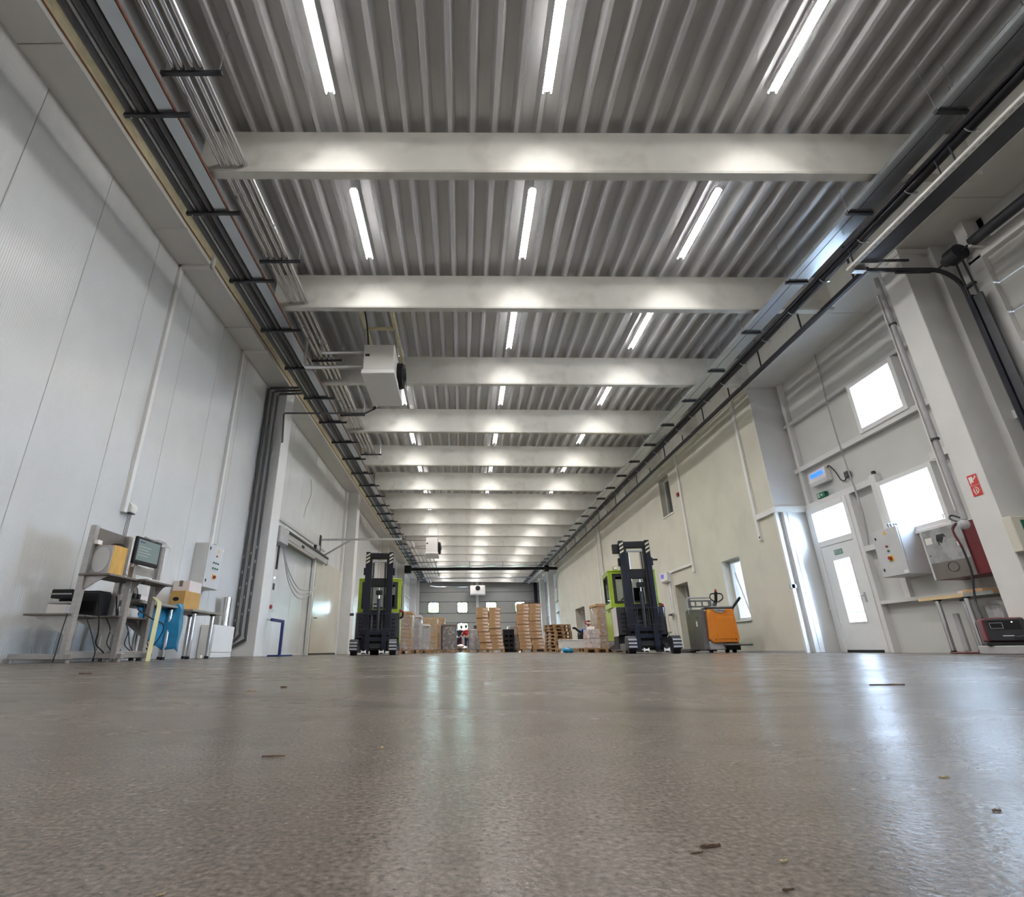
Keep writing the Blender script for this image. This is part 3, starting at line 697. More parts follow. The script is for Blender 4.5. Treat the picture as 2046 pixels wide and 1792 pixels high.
pts = [(-4.39, Y0 + i * 0.4, 6.535 + 0.006 * math.sin(i * 1.7)) for i in range(145)]
tag(MB().tube(pts, 0.009, 5).build('rust_brown_cable', 'copper'), 'brown cable pinned along the yellow insulation of the left edge beam', 'cable')

# ---------------------------------------------------------------- left: bright jacketed pipes
br = thing('bright_pipe_run', 'four bright jacketed heating pipes on hangers beside the left cable tray', 'pipes')
PX = (-3.235, -3.13, -3.01, -2.915)
for i, x in enumerate(PX):
    e = 16.5 if i not in (0, 3) else 16.7
    MB().tube([(x, Y0, 6.275), (x, e, 6.275)], 0.036, 12).build('pipe', 'steelpipe', br, smooth=True)
k = 1.5
jn = MB()
for i, x in enumerate(PX):
    for k in (2.1, 5.6, 8.9, 12.2, 15.1): jn.cyl((x, k + 0.2 * i, 6.275), (x, k + 0.03 + 0.2 * i, 6.275), 0.040, 12)
jn.build('jacket_joint', 'galv', br, smooth=True)['kind'] = 'stuff'
hb = MB(); hb.box((-3.37, -0.022, 6.196), (-2.69, 0.022, 6.236)); hb.box((-3.375, -0.024, 6.19), (-3.365, 0.024, 6.245)); hb.box((-2.695, -0.024, 6.19), (-2.685, 0.024, 6.245))
hbm2 = hb.mesh('hanger_bar', 'char')
rd = MB().cyl((0, 0, 0), (0, 0, 0.70), 0.006, 6).mesh('hanger_rod', 'galv')
for k in (0.88, 3.91, 6.96, 10.16, 13.07, 16.16):
    put(hbm2, 'hanger_bar', br, (0, k, 0)); put(rd, 'hanger_rod', br, (-2.72, k, 6.24)); put(rd, 'hanger_rod', br, (-3.34, k, 6.24))
# ---------------------------------------------------------------- heaters
def heater(t, w, d, h, fan_r):
    """hanging unit heater, local origin at the middle of its underside; long side on y"""
    MB().box((-w / 2 + 0.015, 0.01, 0.10), (w / 2 - 0.015, d - 0.01, h)).build('casing', 'heater', t, bev=0.012)
    MB().box((-w / 2 - 0.012, -0.012, 0.0), (w / 2 + 0.012, d + 0.012, 0.10)).build('drip_pan', 'white', t, bev=0.012)
    MB().cyl((w / 2 - 0.02, d / 2, h * 0.5), (w / 2 + 0.10, d / 2, h * 0.5), fan_r, 28, fan_r * 0.94).build('fan_ring', 'black', t, smooth=True)
    q = MB()
    for r_ in (0.35, 0.6, 0.85): q.tube([(w / 2 + 0.13, d / 2 + fan_r * r_ * math.cos(a * PI / 8), h * 0.5 + fan_r * r_ * math.sin(a * PI / 8)) for a in range(17)], 0.006, 5)
    for a in range(8): q.bar((w / 2 + 0.13, d / 2, h * 0.5), (w / 2 + 0.11, d / 2 + fan_r * math.cos(a * PI / 4), h * 0.5 + fan_r * math.sin(a * PI / 4)), 0.006)
    q.cyl((w / 2 + 0.05, d / 2, h * 0.5), (w / 2 + 0.16, d / 2, h * 0.5), 0.09, 12); q.build('fan_guard', 'char', t)
    MB().box((-w / 2 + 0.05, -0.004, h * 0.60), (-w / 2 + 0.14, 0.012, h * 0.67)).build('type_plate', 'black', t)
t = thing('unit_heater', 'white hanging unit heater with a black fan, nearest one under the roof at left', 'heater', (-1.70, 9.25, 5.36))
heater(t, 0.66, 1.5, 0.69, 0.30)
q = MB()
for x in (-0.33, 0.30): q.box((x - 0.035, -1.0, 1.13), (x + 0.035, 2.2, 1.20)); 
q.box((-0.33, 0.1, 1.14), (0.30, 0.16, 1.19)); q.build('hanger_rail', 'insul', t)
q = MB()
for x in (-0.33, 0.30):
    for y in (0.1, 1.4): q.cyl((x, y, 0.69), (x, y, 1.14), 0.012, 6)
q.build('hanger_rod', 'galv', t)
hp = MB(); hp.tube([(-2.93, 9.36, 6.275), (-2.93, 9.36, 5.97), (-2.90, 9.36, 5.93), (-2.02, 9.36, 5.93)], 0.038, 10)
hp.build('feed_pipe', 'steelpipe', br, smooth=True)
hp = MB(); hp.tube([(-3.235, 9.3, 6.275), (-3.235, 9.3, 5.60), (-3.20, 9.3, 5.55), (-2.04, 9.3, 5.55)], 0.042, 10); hp.build('return_pipe', 'steelpipe', br, smooth=True)
pts = [(-3.6, 8.6, 6.3), (-3.62, 8.6, 6.62), (-3.4, 8.6, 6.70), (-2.3, 8.7, 6.66), (-2.0, 8.8, 6.60), (-1.93, 8.9, 6.40), (-1.93, 9.27, 6.06)]
def smooth_pts(p, n=6):
    p = [Vector(a) for a in p]; out = []
    for i in range(len(p) - 1):
        p0, p1, p2, p3 = p[max(i - 1, 0)], p[i], p[i + 1], p[min(i + 2, len(p) - 1)]
        for j in range(n):
            u = j / n; out.append(0.5 * ((2 * p1) + (p2 - p0) * u + (2 * p0 - 5 * p1 + 4 * p2 - p3) * u * u + (-p0 + 3 * p1 - 3 * p2 + p3) * u ** 3))
    return out + [p[-1]]
MB().tube(smooth_pts(pts), 0.016, 7).build('supply_cable', 'black', t).location = Vector((0, 0, 0)) - Vector(t.location)
cp = thing('condensate_pipe', 'thin dark drain pipe from the near heater across to the left pier', 'pipe')
MB().tube([(-1.98, 10.85, 5.40), (-2.05, 10.9, 5.36)], 0.04, 8).build('trap', 'black', cp)
MB().tube([(-2.03, 10.9, 5.36), (-2.25, 10.95, 5.27), (-4.36, 11.6, 5.60), (-4.40, 11.62, 5.58), (-4.40, 11.75, 4.9), (-4.42, 11.78, 4.9)], 0.022, 8).build('pipe', 'darkpipe', cp, smooth=True)
pd = thing('pier_pipes', 'three dark insulated pipes dropping beside the near left pier', 'pipes')
for i, dx in enumerate((0.0, 0.13, 0.26)):
    x = -4.90 + dx; zt = 6.36 - 0.09 * i; yy = 11.70
    MB().tube([(-3.86, yy - 0.02 * i, zt), (x + 0.05, yy, zt), (x, yy, zt - 0.05), (x, yy, 0.62 - 0.1 * i), (x - 0.0, yy + 0.03, 0.55 - 0.1 * i), (-4.93, yy + 0.06, 0.40 - 0.1 * i)], 0.031, 9).build('pipe', 'darkpipe', pd, smooth=True)
q = MB()
random.seed(3)
for k in range(15):
    z = 0.7 + k * 0.11 + random.random() * 0.05; x = (-4.90, -4.77, -4.64)[k % 3] + random.uniform(-.02, .01); q.box((x, 11.662, z), (x + 0.018, 11.668, z + 0.04 + random.random() * 0.03))
q.build('pipe_glint', 'galv', pd)['kind'] = 'stuff'  # small bright plates stand in for highlights on the pipes

t = thing('unit_heater', 'white hanging unit heater halfway down the hall at the left roof edge', 'heater', (-1.56, 26.0, 4.62)); heater(t, 0.62, 1.5, 0.82, 0.32)
MB().ball((0.05, -0.02, -0.02), (0.24, 0.24, 0.04), 16, 8).build('outlet_cover', 'white', t)
q = MB()
for z, x1 in ((0.72, -1.6), (0.32, -1.5)): q.tube([(-0.3, 0.2, z), (x1, 0.2, z), (x1, 0.4, z + 0.2)], 0.04, 8)
q.build('feed_pipe', 'steelpipe', t, smooth=True)
q = MB()
for x in (-0.28, 0.28):
    for y in (0.1, 1.4): q.cyl((x, y, 0.8), (x, y, 2.0), 0.014, 6)
q.build('hanger_rod', 'galv', t)
t = thing('unit_heater', 'white box heater with a round black fan on the far wall above the doors', 'heater', (1.36, 49.5, 4.95))
MB().box((-0.70, 0, 0), (0.70, 0.9, 0.80)).build('casing', 'heater', t, bev=0.02)
MB().cyl((0.02, -0.05, 0.55), (0.02, 0.05, 0.55), 0.22, 24).build('fan_ring', 'black', t, smooth=True)
q = MB()
for x in (-0.5, 0.5): q.cyl((x, 0.4, 0.8), (x, 0.4, 1.2), 0.02, 6)
q.build('hanger_rod', 'galv', t)
MB().tube([(-0.72, 0.3, 0.15), (-0.85, 0.3, 0.15), (-0.85, 0.3, 0.72), (-3.6, 0.3, 0.72), (-4.2, 0.2, 0.78), (-4.4, 0.0, 0.78)], 0.04, 8).build('feed_pipe', 'steelpipe', t, smooth=True)
fp = thing('bright_pipe_run', 'rack of six bright pipes at the far left under the roof', 'pipes')
for i in range(6):
    x = -3.15 + 0.235 * i
    MB().cyl((x, 29.0 if i < 2 else 34.0, 5.93), (x, 48.5 if i < 2 else 44.2, 5.93), 0.05, 10).build('pipe', 'white', fp, smooth=True)  # white colour stands in for far window light on these pipes
hbm3 = MB().box((-3.35, -0.02, 5.84), (-1.80, 0.02, 5.88)).mesh('hanger_bar', 'char')
for k in range(6):
    put(hbm3, 'hanger_bar', fp, (0, 31.0 + k * 2.8, 0)); put(rd, 'hanger_rod', fp, (-3.3, 31.0 + k * 2.8, 5.86)); put(rd, 'hanger_rod', fp, (-1.85, 31.0 + k * 2.8, 5.86))
cb = thing('black_cross_duct', 'black duct crossing the whole hall under the far roof beams', 'duct')
MB().cyl((-3.95, 39.3, 5.78), (7.03, 39.3, 5.78), 0.11, 16).build('duct', 'black', cb, smooth=True)
MB().cyl((6.1, 39.3, 5.78), (6.4, 39.3, 5.78), 0.24, 18).build('duct_motor', 'black', cb, smooth=True)
MB().box((-4.35, 39.1, 5.5), (-3.85, 39.6, 6.05)).build('duct_box', 'black', cb, bev=0.02)
q = MB(); q.box((-3.8, 39.1, 5.99), (6.9, 39.5, 6.02)); q.build('duct_cover', 'galv', cb)
q = MB()
for x in (-2, 0.5, 3, 5.5): q.cyl((x, 39.3, 5.85), (x, 39.3, 6.75), 0.015, 6)
q.build('hanger_rod', 'char', cb)
o = MB().tube([(-3.4, 44.6, 5.83), (0, 44.6, 5.80), (5.9, 44.6, 5.83)], 0.07, 10).build('grey_cross_pipe', 'galv', None, smooth=True); tag(o, 'grey pipe crossing the far roof beyond the black duct', 'pipe')

# ---------------------------------------------------------------- right: cable trays, black pipe
tr = thing('cable_tray', 'wide galvanised cable tray hung along the right side of the roof', 'cable tray')
q = MB(); q.box((5.58, Y0, 5.925), (5.92, 50, 5.929)); q.box((5.58, Y0, 5.929), (5.584, 50, 5.985)); q.box((5.916, Y0, 5.929), (5.92, 50, 5.985)); q.build('tray_floor', 'tray', tr)
MB().box((5.69, Y0, 5.921), (5.696, 50, 5.925)).build('tray_seam', 'char', tr)
hb = MB(); hb.box((5.56, -0.022, 5.885), (5.93, 0.022, 5.920)); hb.box((5.555, -0.024, 5.88), (5.565, 0.024, 5.93))
hbm4 = hb.mesh('hanger_bar', 'char'); rd2 = MB().cyl((0, 0, 0), (0, 0, 0.9), 0.005, 6).mesh('hanger_rod', 'galv')
k = 4.21 - 1.505 * 4
while k < 50:
    put(hbm4, 'hanger_bar', tr, (0, k, 0))
    for x in (5.575, 5.915): put(rd2, 'hanger_rod', tr, (x, k, 5.91))
    k += 1.505
bp = thing('black_pipe', 'long black pipe with bright clamps along the right roof edge', 'pipe')
MB().cyl((6.235, Y0, 6.0), (6.235, 39.2, 6.0), 0.062, 14).build('pipe', 'black', bp, smooth=True)
MB().cyl((6.15, Y0, 6.035), (6.15, 39.2, 6.035), 0.03, 10).build('pipe', 'char', bp, smooth=True)
MB().cyl((6.235, 39.2, 6.0), (6.235, 50.4, 6.0), 0.062, 14).build('pipe', 'galv', bp, smooth=True)
cm = MB(); cm.tube([(6.235 + 0.07 * math.cos(a), 0, 6.0 + 0.07 * math.sin(a)) for a in [PI * 1.05 + i * PI * 0.9 / 8 for i in range(9)]], 0.008, 5); cm.box((6.29, -0.015, 5.94), (6.33, 0.015, 5.955)); cm.cyl((6.235, 0, 6.06), (6.235, 0, 6.75), 0.006, 6)
cmm = cm.mesh('pipe_clamp', 'galv')
k = 4.48 - 0.92 * 6
while k < 38: put(cmm, 'pipe_clamp', bp, (0, k, 0)); k += 0.92
b2 = thing('dark_rail', 'second dark rail below the right roof edge, beyond the gate', 'rail')
MB().box((6.78, 7.0, 5.97), (6.86, 39.0, 6.05)).build('rail', 'char', b2, bev=0.008)
rd3 = MB().box((-0.012, -0.012, 0), (0.012, 0.012, 0.7)).mesh('hanger_rod', 'char')
k = 7.3
while k < 39: put(rd3, 'hanger_rod', b2, (6.82, k, 6.05)); k += 1.5

# ---------------------------------------------------------------- left: wall trunking
tk = struct('trim_4')
MB().box((XL, 7.28, 2.0), (XL + 0.06, 7.36, 6.45)).build('trunking', 'white', tk, bev=0.004)
MB().box((XL, 7.28, 6.40), (-4.37, 7.36, 6.452)).build('trunking', 'white', tk, bev=0.004)
MB().box((-4.40, 7.28, 6.40), (-4.35, 7.36, 6.62)).build('trunking', 'white', tk, bev=0.004)
tk = struct('trim_5')
MB().box((XL, 10.05, 2.06), (XL + 0.06, 10.12, 6.45)).build('trunking', 'white', tk, bev=0.004)
MB().box((XL, 10.05, 6.41), (-4.37, 10.12, 6.452)).build('trunking', 'white', tk, bev=0.004)
tk = struct('trim_6')
for yy in (6.44, 9.18): MB().box((XL, yy, 6.43), (-4.38, yy + 0.03, 6.452)).build('trunking', 'soffit', tk)

r = thing('wireless_router', 'white wall box with hanging cables beside the vertical trunking at left', 'router', (XL + 0.002, 7.36, 2.02))
MB().prism([(0.01, 0), (0.09, 0), (0.10, 0.05), (0.09, 0.11), (0.05, 0.15), (0.01, 0.15)], 'Y', 0.02, 0.16).build('body', 'white', r, bev=0.006)
MB().box((0.02, 0.03, -0.012), (0.08, 0.15, 0.0)).build('connector_bay', 'char', r)
q = MB()
for i in range(3): q.tube(smooth_pts([(0.05, 0.05 + 0.03 * i, 0), (0.045, 0.04 + 0.035 * i, -0.25), (0.05, 0.06 + 0.02 * i, -0.5 - 0.1 * i)]), 0.004, 5)
q.build('cable', 'char', r)

# ---------------------------------------------------------------- left: two stainless terminal stands
def stand(t, ys, h, mid, topz, topx, lowx, lowz, panel=True):
    a, b = ys
    up = MB().box((-0.035, -0.035, 0.03), (0.035, 0.035, h)).mesh('upright', 'stain', bev=0.006)
    for y in (a, b):
        put(up, 'upright', t, (0, y, 0))
        MB().box((-0.58, y - 0.03, 0.035), (0.10, y + 0.03, 0.095)).build('foot_beam', 'stain', t, bev=0.005)
        for x in (-0.55, 0.06): MB().cyl((x, y, 0), (x, y, 0.036), 0.022, 10).build('foot', 'white' if y == b else 'stain', t)
        MB().prism([(-0.03, lowz - 0.01), (lowx + 0.06, lowz - 0.01), (lowx + 0.10, lowz - 0.03), (-0.03, lowz - 0.22)], 'Y', y - 0.006, y + 0.006).build('gusset', 'stain', t)
        MB().prism([(0.03, topz - 0.01), (topx - 0.06, topz - 0.01), (topx - 0.10, topz - 0.03), (0.03, topz - 0.16)], 'Y', y - 0.006, y + 0.006).build('gusset', 'stain', t)
    MB().box((-0.03, a + 0.03, 0.04), (0.03, b - 0.03, 0.12)).build('cross_rail', 'stain', t, bev=0.005)
    MB().box((lowx, a - 0.09, lowz - 0.01), (0.0, b + 0.05, lowz + 0.012)).build('lower_shelf', 'board', t, bev=0.004)
    MB().box((-0.02, a - 0.06, topz - 0.01), (topx, b + 0.05, topz + 0.014)).build('upper_shelf', 'board', t, bev=0.004)
    if panel: MB().box((-0.03, a + 0.02, h - 0.42), (-0.015, b, h - 0.005)).build('back_panel', 'board', t, bev=0.003)
s1 = thing('terminal_stand', 'stainless two-post stand carrying the tan-sided speaker, nearest one on the left wall', 'stand', (-4.32, 6.0, 0))
stand(s1, (0.0, 0.66), 1.50, 1, 0.925, 0.34, -0.49, 0.495)
s2 = thing('terminal_stand', 'stainless two-post stand carrying the black monitor and keyboard', 'stand', (-4.10, 6.53, 0))
stand(s2, (0.0, 0.53), 1.44, 1, 0.925, 0.22, -0.40, 0.50, panel=False)
MB().box((-0.025, 0.03, 1.02), (-0.01, 0.50, 1.12)).build('cross_plate', 'stain', s2)
# speaker
sp = thing('speaker_box', 'grey fronted speaker with tan wooden sides on the upper shelf of the stand', 'speaker', (-4.18, 6.02, 0.94), -0.12)
MB().box((-0.13, 0.012, 0), (0.13, 0.23, 0.33)).build('cabinet', 'bamboo', sp, bev=0.006)
MB().box((-0.13, 0.0, 0.002), (0.125, 0.014, 0.328)).build('front', 'lgrey', sp, bev=0.004)
MB().prism([(0.105 * math.cos(a * PI / 12), 0.165 + 0.145 * math.sin(a * PI / 12)) for a in range(24)], 'Y', -0.006, 0.001).build('grille', 'cab', sp)
MB().tube(smooth_pts([(-0.10, 0.20, 0.32), (-0.06, 0.20, 0.37), (0.06, 0.20, 0.37), (0.11, 0.20, 0.32)]), 0.014, 6).build('strap', 'char', sp)
o = MB().box((-4.30, 5.99, 1.28), (-4.24, 6.07, 1.33)).build('socket_block', 'paper', None, bev=0.004); tag(o, 'small cream socket block on the near stand behind the speaker', 'socket')
o = MB().box((-4.34, 6.05, 0.99), (-4.28, 6.20, 1.30)).build('dark_box', 'board', None, bev=0.01); tag(o, 'dark brown device box fixed behind the speaker on the near stand', 'box')
# printer and papers on the lower shelf
pn = thing('printer', 'black printer standing on the lower shelf of the near stand', 'printer', (-4.54, 6.44, 0.508))
MB().box((-0.14, 0.0, 0), (0.16, 0.24, 0.28)).build('body', 'char', pn, bev=0.010)
MB().box((-0.10, -0.006, 0.05), (0.13, 0.0, 0.17)).build('front_tray', 'black', pn)
MB().box((-0.13, -0.006, 0.235), (-0.04, 0.0, 0.265)).build('label_strip', 'whitecard', pn)
MB().box((-0.13, 0.01, 0.28), (0.15, 0.23, 0.295)).build('lid', 'black', pn, bev=0.006)
pt = thing('label_printer', 'open black label printer holding a white paper roll on the near stand', 'printer', (-4.62, 6.12, 0.508))
MB().box((-0.12, 0.02, 0.18), (0.12, 0.20, 0.28)).build('body', 'black', pt, bev=0.008)
MB().box((-0.12, 0.01, 0.22), (0.12, 0.02, 0.235)).build('slot', 'lgrey', pt)
MB().box((-0.12, 0.02, 0.12), (0.12, 0.20, 0.145)).build('tray', 'lgrey', pt, bev=0.004)
MB().box((-0.11, 0.0, 0.0), (0.11, 0.20, 0.11)).build('paper_stack', 'paper', pt, bev=0.003)
MB().box((-0.12, 0.17, 0.11), (0.12, 0.20, 0.20)).build('back', 'black', pt)
# monitor and keyboard
mo = thing('monitor', 'black flat monitor showing a pale green screen, on the second stand', 'monitor', (-4.035, 6.36, 1.12), -0.05)
MB().box((-0.02, 0, 0), (0.02, 0.50, 0.33)).build('casing', 'black', mo, bev=0.008)
scm = emit('screen glow', (0.10, 0.13, 0.125), 0.5)
sc_ = MB().box((0.0205, 0.03, 0.045), (0.0215, 0.47, 0.30)).build('screen', scm, mo)
MB().box((0.0216, 0.05, 0.262), (0.022, 0.15, 0.275)).build('screen_bar', 'bluesteel', sc_)
for k in range(4): MB().box((0.0216, 0.06, 0.21 - k * 0.035), (0.022, 0.30 - 0.05 * (k % 2), 0.217 - k * 0.035)).build('screen_line', 'lgrey', sc_)
MB().bar((-0.05, 0.25, 0.15), (-0.02, 0.25, 0.15), 0.12, 0.12).build('mount', 'char', mo)
kb = thing('keyboard', 'grey keyboard lying on the upper shelf below the monitor', 'keyboard', (-4.0, 6.62, 0.94))
MB().box((-0.07, 0, 0), (0.07, 0.42, 0.022)).build('body', 'cab', kb, bev=0.005)
q = MB()
for i in range(4):
    for j in range(13): q.box((-0.055 + i * 0.028, 0.02 + j * 0.03, 0.022), (-0.032 + i * 0.028, 0.045 + j * 0.03, 0.027))
q.build('keys', 'white', kb)['kind'] = 'stuff'
o = MB().tube([(-4.06, 6.42, 1.08), (-4.04, 6.42, 1.2)], 0.022, 10).build('spray_bottle', 'whitecard', None, smooth=True); tag(o, 'small pale bottle hanging at the side of the monitor', 'bottle')
# clear film draped over the stands
fm = MB(); random.seed(5)
grid = [[(-4.14 + 0.05 * i + 0.012 * math.sin(3 * j), 6.66 - 0.05 + j * 0.08, 1.49 + 0.015 * math.sin(2.1 * i + j) - 0.03 * abs(i - 1.5) ** 2) for j in range(7)] for i in range(4)]
n_ = 7
fm.add([p for r_ in grid for p in r_], [(i * n_ + j, i * n_ + j + 1, (i + 1) * n_ + j + 1, (i + 1) * n_ + j) for i in range(3) for j in range(6)])
side = [[(-4.20 + 0.01 * math.sin(i), 6.58 + 0.04 * j + 0.01 * math.sin(5 * i + j), 1.50 - 0.1 * i) for j in range(3)] for i in range(6)]
fm.add([p for r_ in side for p in r_], [(i * 3 + j, i * 3 + j + 1, (i + 1) * 3 + j + 1, (i + 1) * 3 + j) for i in range(5) for j in range(2)])
tag(fm.build('plastic_cover', 'film', None, smooth=True), 'crumpled clear plastic cover draped between the two stands', 'plastic cover')
# loose cables under the stands
cw = thing('cable_tangle', 'tangle of black cables hanging below the stands', 'cables')
random.seed(11)
for i in range(9):
    y = 6.15 + 0.14 * i + random.random() * 0.05; x = -4.42 + random.random() * 0.2
    p = [(x, y, 0.50 + 0.25 * (i % 2)), (x + 0.05, y + 0.06, 0.36), (x + 0.10 * random.random(), y + 0.12, 0.2), (x + 0.08, y + 0.2, 0.07 + 0.05 * random.random()), (x, y + 0.30, 0.012)]
    MB().tube(smooth_pts(p, 5), 0.006 + 0.003 * (i % 2), 5).build('cable', 'rubber', cw, smooth=True)
MB().tube(smooth_pts([(-4.05, 6.72, 0.60), (-4.0, 7.0, 0.50), (-3.96, 7.2, 0.44), (-4.0, 7.25, 0.3), (-4.1, 7.2, 0.1), (-4.2, 7.15, 0.012)], 6), 0.008, 6).build('cable', 'rubber', cw, smooth=True)
MB().tube(smooth_pts([(-4.28, 5.85, 0.5), (-4.3, 5.86, 0.3), (-4.32, 5.88, 0.12), (-4.34, 5.9, 0.012)], 6), 0.006, 5).build('cable', 'rubber', cw, smooth=True)

# ---------------------------------------------------------------- left: two benches with chromed legs
def bench(t, x0, x1, y0, y1, z, th, legs, topmat='top'):
    MB().box((x0, y0, z - th), (x1, y1, z)).build('bench_top', topmat, t, bev=0.004)
    lg = MB().cyl((0, 0, 0.04), (0, 0, z - th - 0.02), 0.032, 16).mesh('leg', 'chrome', smooth=True)
    cp_ = MB().cyl((0, 0, z - th - 0.02), (0, 0, z - th), 0.05, 16).mesh('leg_flange', 'black'); fb = MB().cyl((0, 0, 0), (0, 0, 0.04), 0.034, 16).mesh('leg_foot', 'black')
    for (x, y) in legs:
        l = put(lg, 'leg', t, (x, y, 0)); put(cp_, 'leg_flange', l); put(fb, 'leg_foot', l)
b1 = thing('work_bench', 'grey topped bench on chromed legs, with the blue bag over its corner', 'bench')
bench(b1, -4.85, -4.22, 7.0, 8.12, 0.74, 0.035, [(-4.30, 7.38), (-4.30, 7.95), (-4.74, 7.2), (-4.74, 7.95)])
b2_ = thing('work_bench', 'grey topped bench on chromed legs, under the cartons on the left wall', 'bench')
bench(b2_, -4.90, -4.28, 8.55, 9.62, 0.74, 0.035, [(-4.36, 8.79), (-4.36, 9.44), (-4.78, 8.75), (-4.78, 9.5)])
cx_ = thing('carton', 'brown carton with a dark hand hole on the bench under the grey cabinet', 'box', (-4.72, 8.62, 0.742))
MB().box((0, 0, 0), (0.24, 0.52, 0.29)).build('body', 'card2', cx_, bev=0.004)
MB().prism([(0.10 + 0.05 * math.cos(a * PI / 8), 0.16 + 0.032 * math.sin(a * PI / 8)) for a in range(16)], 'Y', -0.003, 0.001).build('hand_hole', 'black', cx_)
MB().box((0.05, -0.004, 0.0), (0.12, 0.0, 0.02)).build('strap', 'black', cx_)
cx_ = thing('carton', 'tall pale carton with a brown tape patch behind the brown carton', 'box', (-4.92, 9.02, 0.742))
MB().box((0, 0, 0), (0.28, 0.42, 0.50)).build('body', 'whitecard', cx_, bev=0.004)
MB().box((0.10, -0.003, 0.40), (0.16, 0.0, 0.50)).build('tape', 'board', cx_)
cx_ = thing('small_box', 'stack of folded pale papers beside the power strip on the left bench', 'papers', (-4.72, 7.30, 0.742))
MB().box((0, 0, 0), (0.22, 0.34, 0.10)).build('stack', 'whitecard', cx_, bev=0.004)
MB().prism([(0.0, 0.10), (0.22, 0.10), (0.16, 0.27), (0.05, 0.22)], 'Y', 0.1, 0.30).build('open_flap', 'lgrey', cx_)
ps = thing('power_strip', 'black power strip with adapters on the left bench', 'power strip', (-4.50, 7.10, 0.742))
MB().box((0, 0, 0), (0.06, 0.34, 0.04)).build('body', 'black', ps, bev=0.005)
for y in (0.04, 0.14, 0.23): MB().box((0.005, y, 0.04), (0.055, y + 0.06, 0.11)).build('adapter', 'black', ps, bev=0.008)
q = MB()
for i in range(3): q.tube(smooth_pts([(0.03, 0.05 + 0.1 * i, 0.08), (0.02, 0.0 + 0.1 * i, 0.2), (-0.05, -0.12 + 0.08 * i, 0.33), (-0.1, -0.2 + 0.1 * i, 0.42)], 5), 0.005, 5)
q.build('cable', 'rubber', ps)
# blue plastic hanging over the bench corner
bb = MB(); random.seed(2); cols = 14; rows_ = 12; V = []
for i in range(rows_):
    u = i / (rows_ - 1)
    for j in range(cols):
        a = j / (cols - 1); y = 7.22 + 0.90 * a
        drop = 0.16 + 0.50 * (0.35 + 0.65 * max(0, (a - 0.28) / 0.72) ** 0.6) if a > 0.28 else 0.16 + 0.17 * a / 0.28
        zt = 0.765 if a > 0.8 else 0.69
        if i < 4: x, z = (-4.40 + 0.06 * i if a > 0.8 else -4.44 + 0.02 * i), zt + 0.01 * math.sin(5 * a + i)
        else: x = (-4.19 if a > 0.8 else -4.37) + 0.022 * math.sin(9 * a + 1.3 * u) + 0.04 * (u - 0.3); z = zt - (drop - (0.765 - zt) * 0.5) * (i - 3) / (rows_ - 4)
        if i >= 4: y = y + 0.02 * math.sin(3 * u * 4 + j)
        V.append((x, y, z))
bb.add(V, [(i * cols + j, i * cols + j + 1, (i + 1) * cols + j + 1, (i + 1) * cols + j) for i in range(rows_ - 1) for j in range(cols - 1)])
o = bb.build('blue_bag', 'blue', None, smooth=True); sd = o.modifiers.new('thick', 'SOLIDIFY'); sd.thickness = 0.006
tag(o, 'blue plastic bag draped over the bench corner down to the floor', 'bag')
o = MB(); k_ = 12; V = []
for i in range(k_ + 1):
    t_ = i / k_; z = 0.0 + 0.78 * t_; x = -3.97 - 0.03 * t_ - (0.07 * max(0, t_ - 0.9) / 0.1); y = 7.0 + 0.08 * t_ - (0.05 * max(0, t_ - 0.92) / 0.08)
    V += [(x, y - 0.035, z), (x + 0.02, y + 0.035, z), (x + 0.012, y + 0.04, z), (x - 0.01, y - 0.03, z)]
o.add(V, [(i * 4 + j, i * 4 + (j + 1) % 4, i * 4 + 4 + (j + 1) % 4, i * 4 + 4 + j) for i in range(k_) for j in range(4)] + [(0, 1, 2, 3), tuple(k_ * 4 + j for j in range(4))])
tag(o.build('foam_strip', 'yfoam', None, smooth=True), 'long yellow foam strip leaning against the bench with a bent top', 'strip')
o = MB().box((-4.30, 8.98, 0), (-4.24, 9.05, 0.055)).build('paper_scrap', 'paper', None, bev=0.01); tag(o, 'small white paper cup lying under the bench by its leg', 'cup')

# ---------------------------------------------------------------- left: control cabinet, white box, flue tube
cab = thing('control_cabinet', 'grey control cabinet with green buttons on the left wall', 'cabinet', (XL + 0.003, 9.56, 1.20))
MB().box((0, 0, 0), (0.235, 0.64, 0.80)).build('body', 'cab', cab, bev=0.006)
dk = MB().box((0.236, 0.004, 0.004), (0.255, 0.636, 0.796)).build('door', 'cab', cab, bev=0.004)
for y, z, m_ in ((0.37, 0.60, 'red'), (0.28, 0.47, 'led_green'), (0.37, 0.47, 'led_green'), (0.46, 0.47, 'led_green'), (0.28, 0.37, 'led_green'), (0.37, 0.37, 'led_green'), (0.46, 0.37, 'led_green')):
    MB().cyl((0.255, y, z), (0.275, y, z), 0.016, 12).build('button', m_, dk, smooth=True)
q = MB(); q.box((0.255, 0.32, 0.17), (0.263, 0.41, 0.26)); q.build('switch_plate', 'yellow', dk)
MB().cyl((0.263, 0.365, 0.215), (0.295, 0.365, 0.215), 0.03, 14).build('main_switch', 'red', dk, smooth=True)
MB().prism([(0.385, 0.68), (0.465, 0.68), (0.425, 0.75)], 'X', 0.255, 0.257).build('warning_triangle', 'yellow', dk)
for z in (0.68, 0.1): MB().box((0.255, 0.06, z), (0.268, 0.085, z + 0.05)).build('lock', 'black', dk, bev=0.003)
MB().box((0.255, 0.58, 0.73), (0.258, 0.63, 0.77)).build('sticker', 'paper', dk)
q = MB()
for i in range(5): q.cyl((0.06 + 0.03 * i, 0.52, 0.80), (0.06 + 0.01 * i, 0.52, 0.86), 0.012, 8)
q.build('cable_gland', 'char', cab)
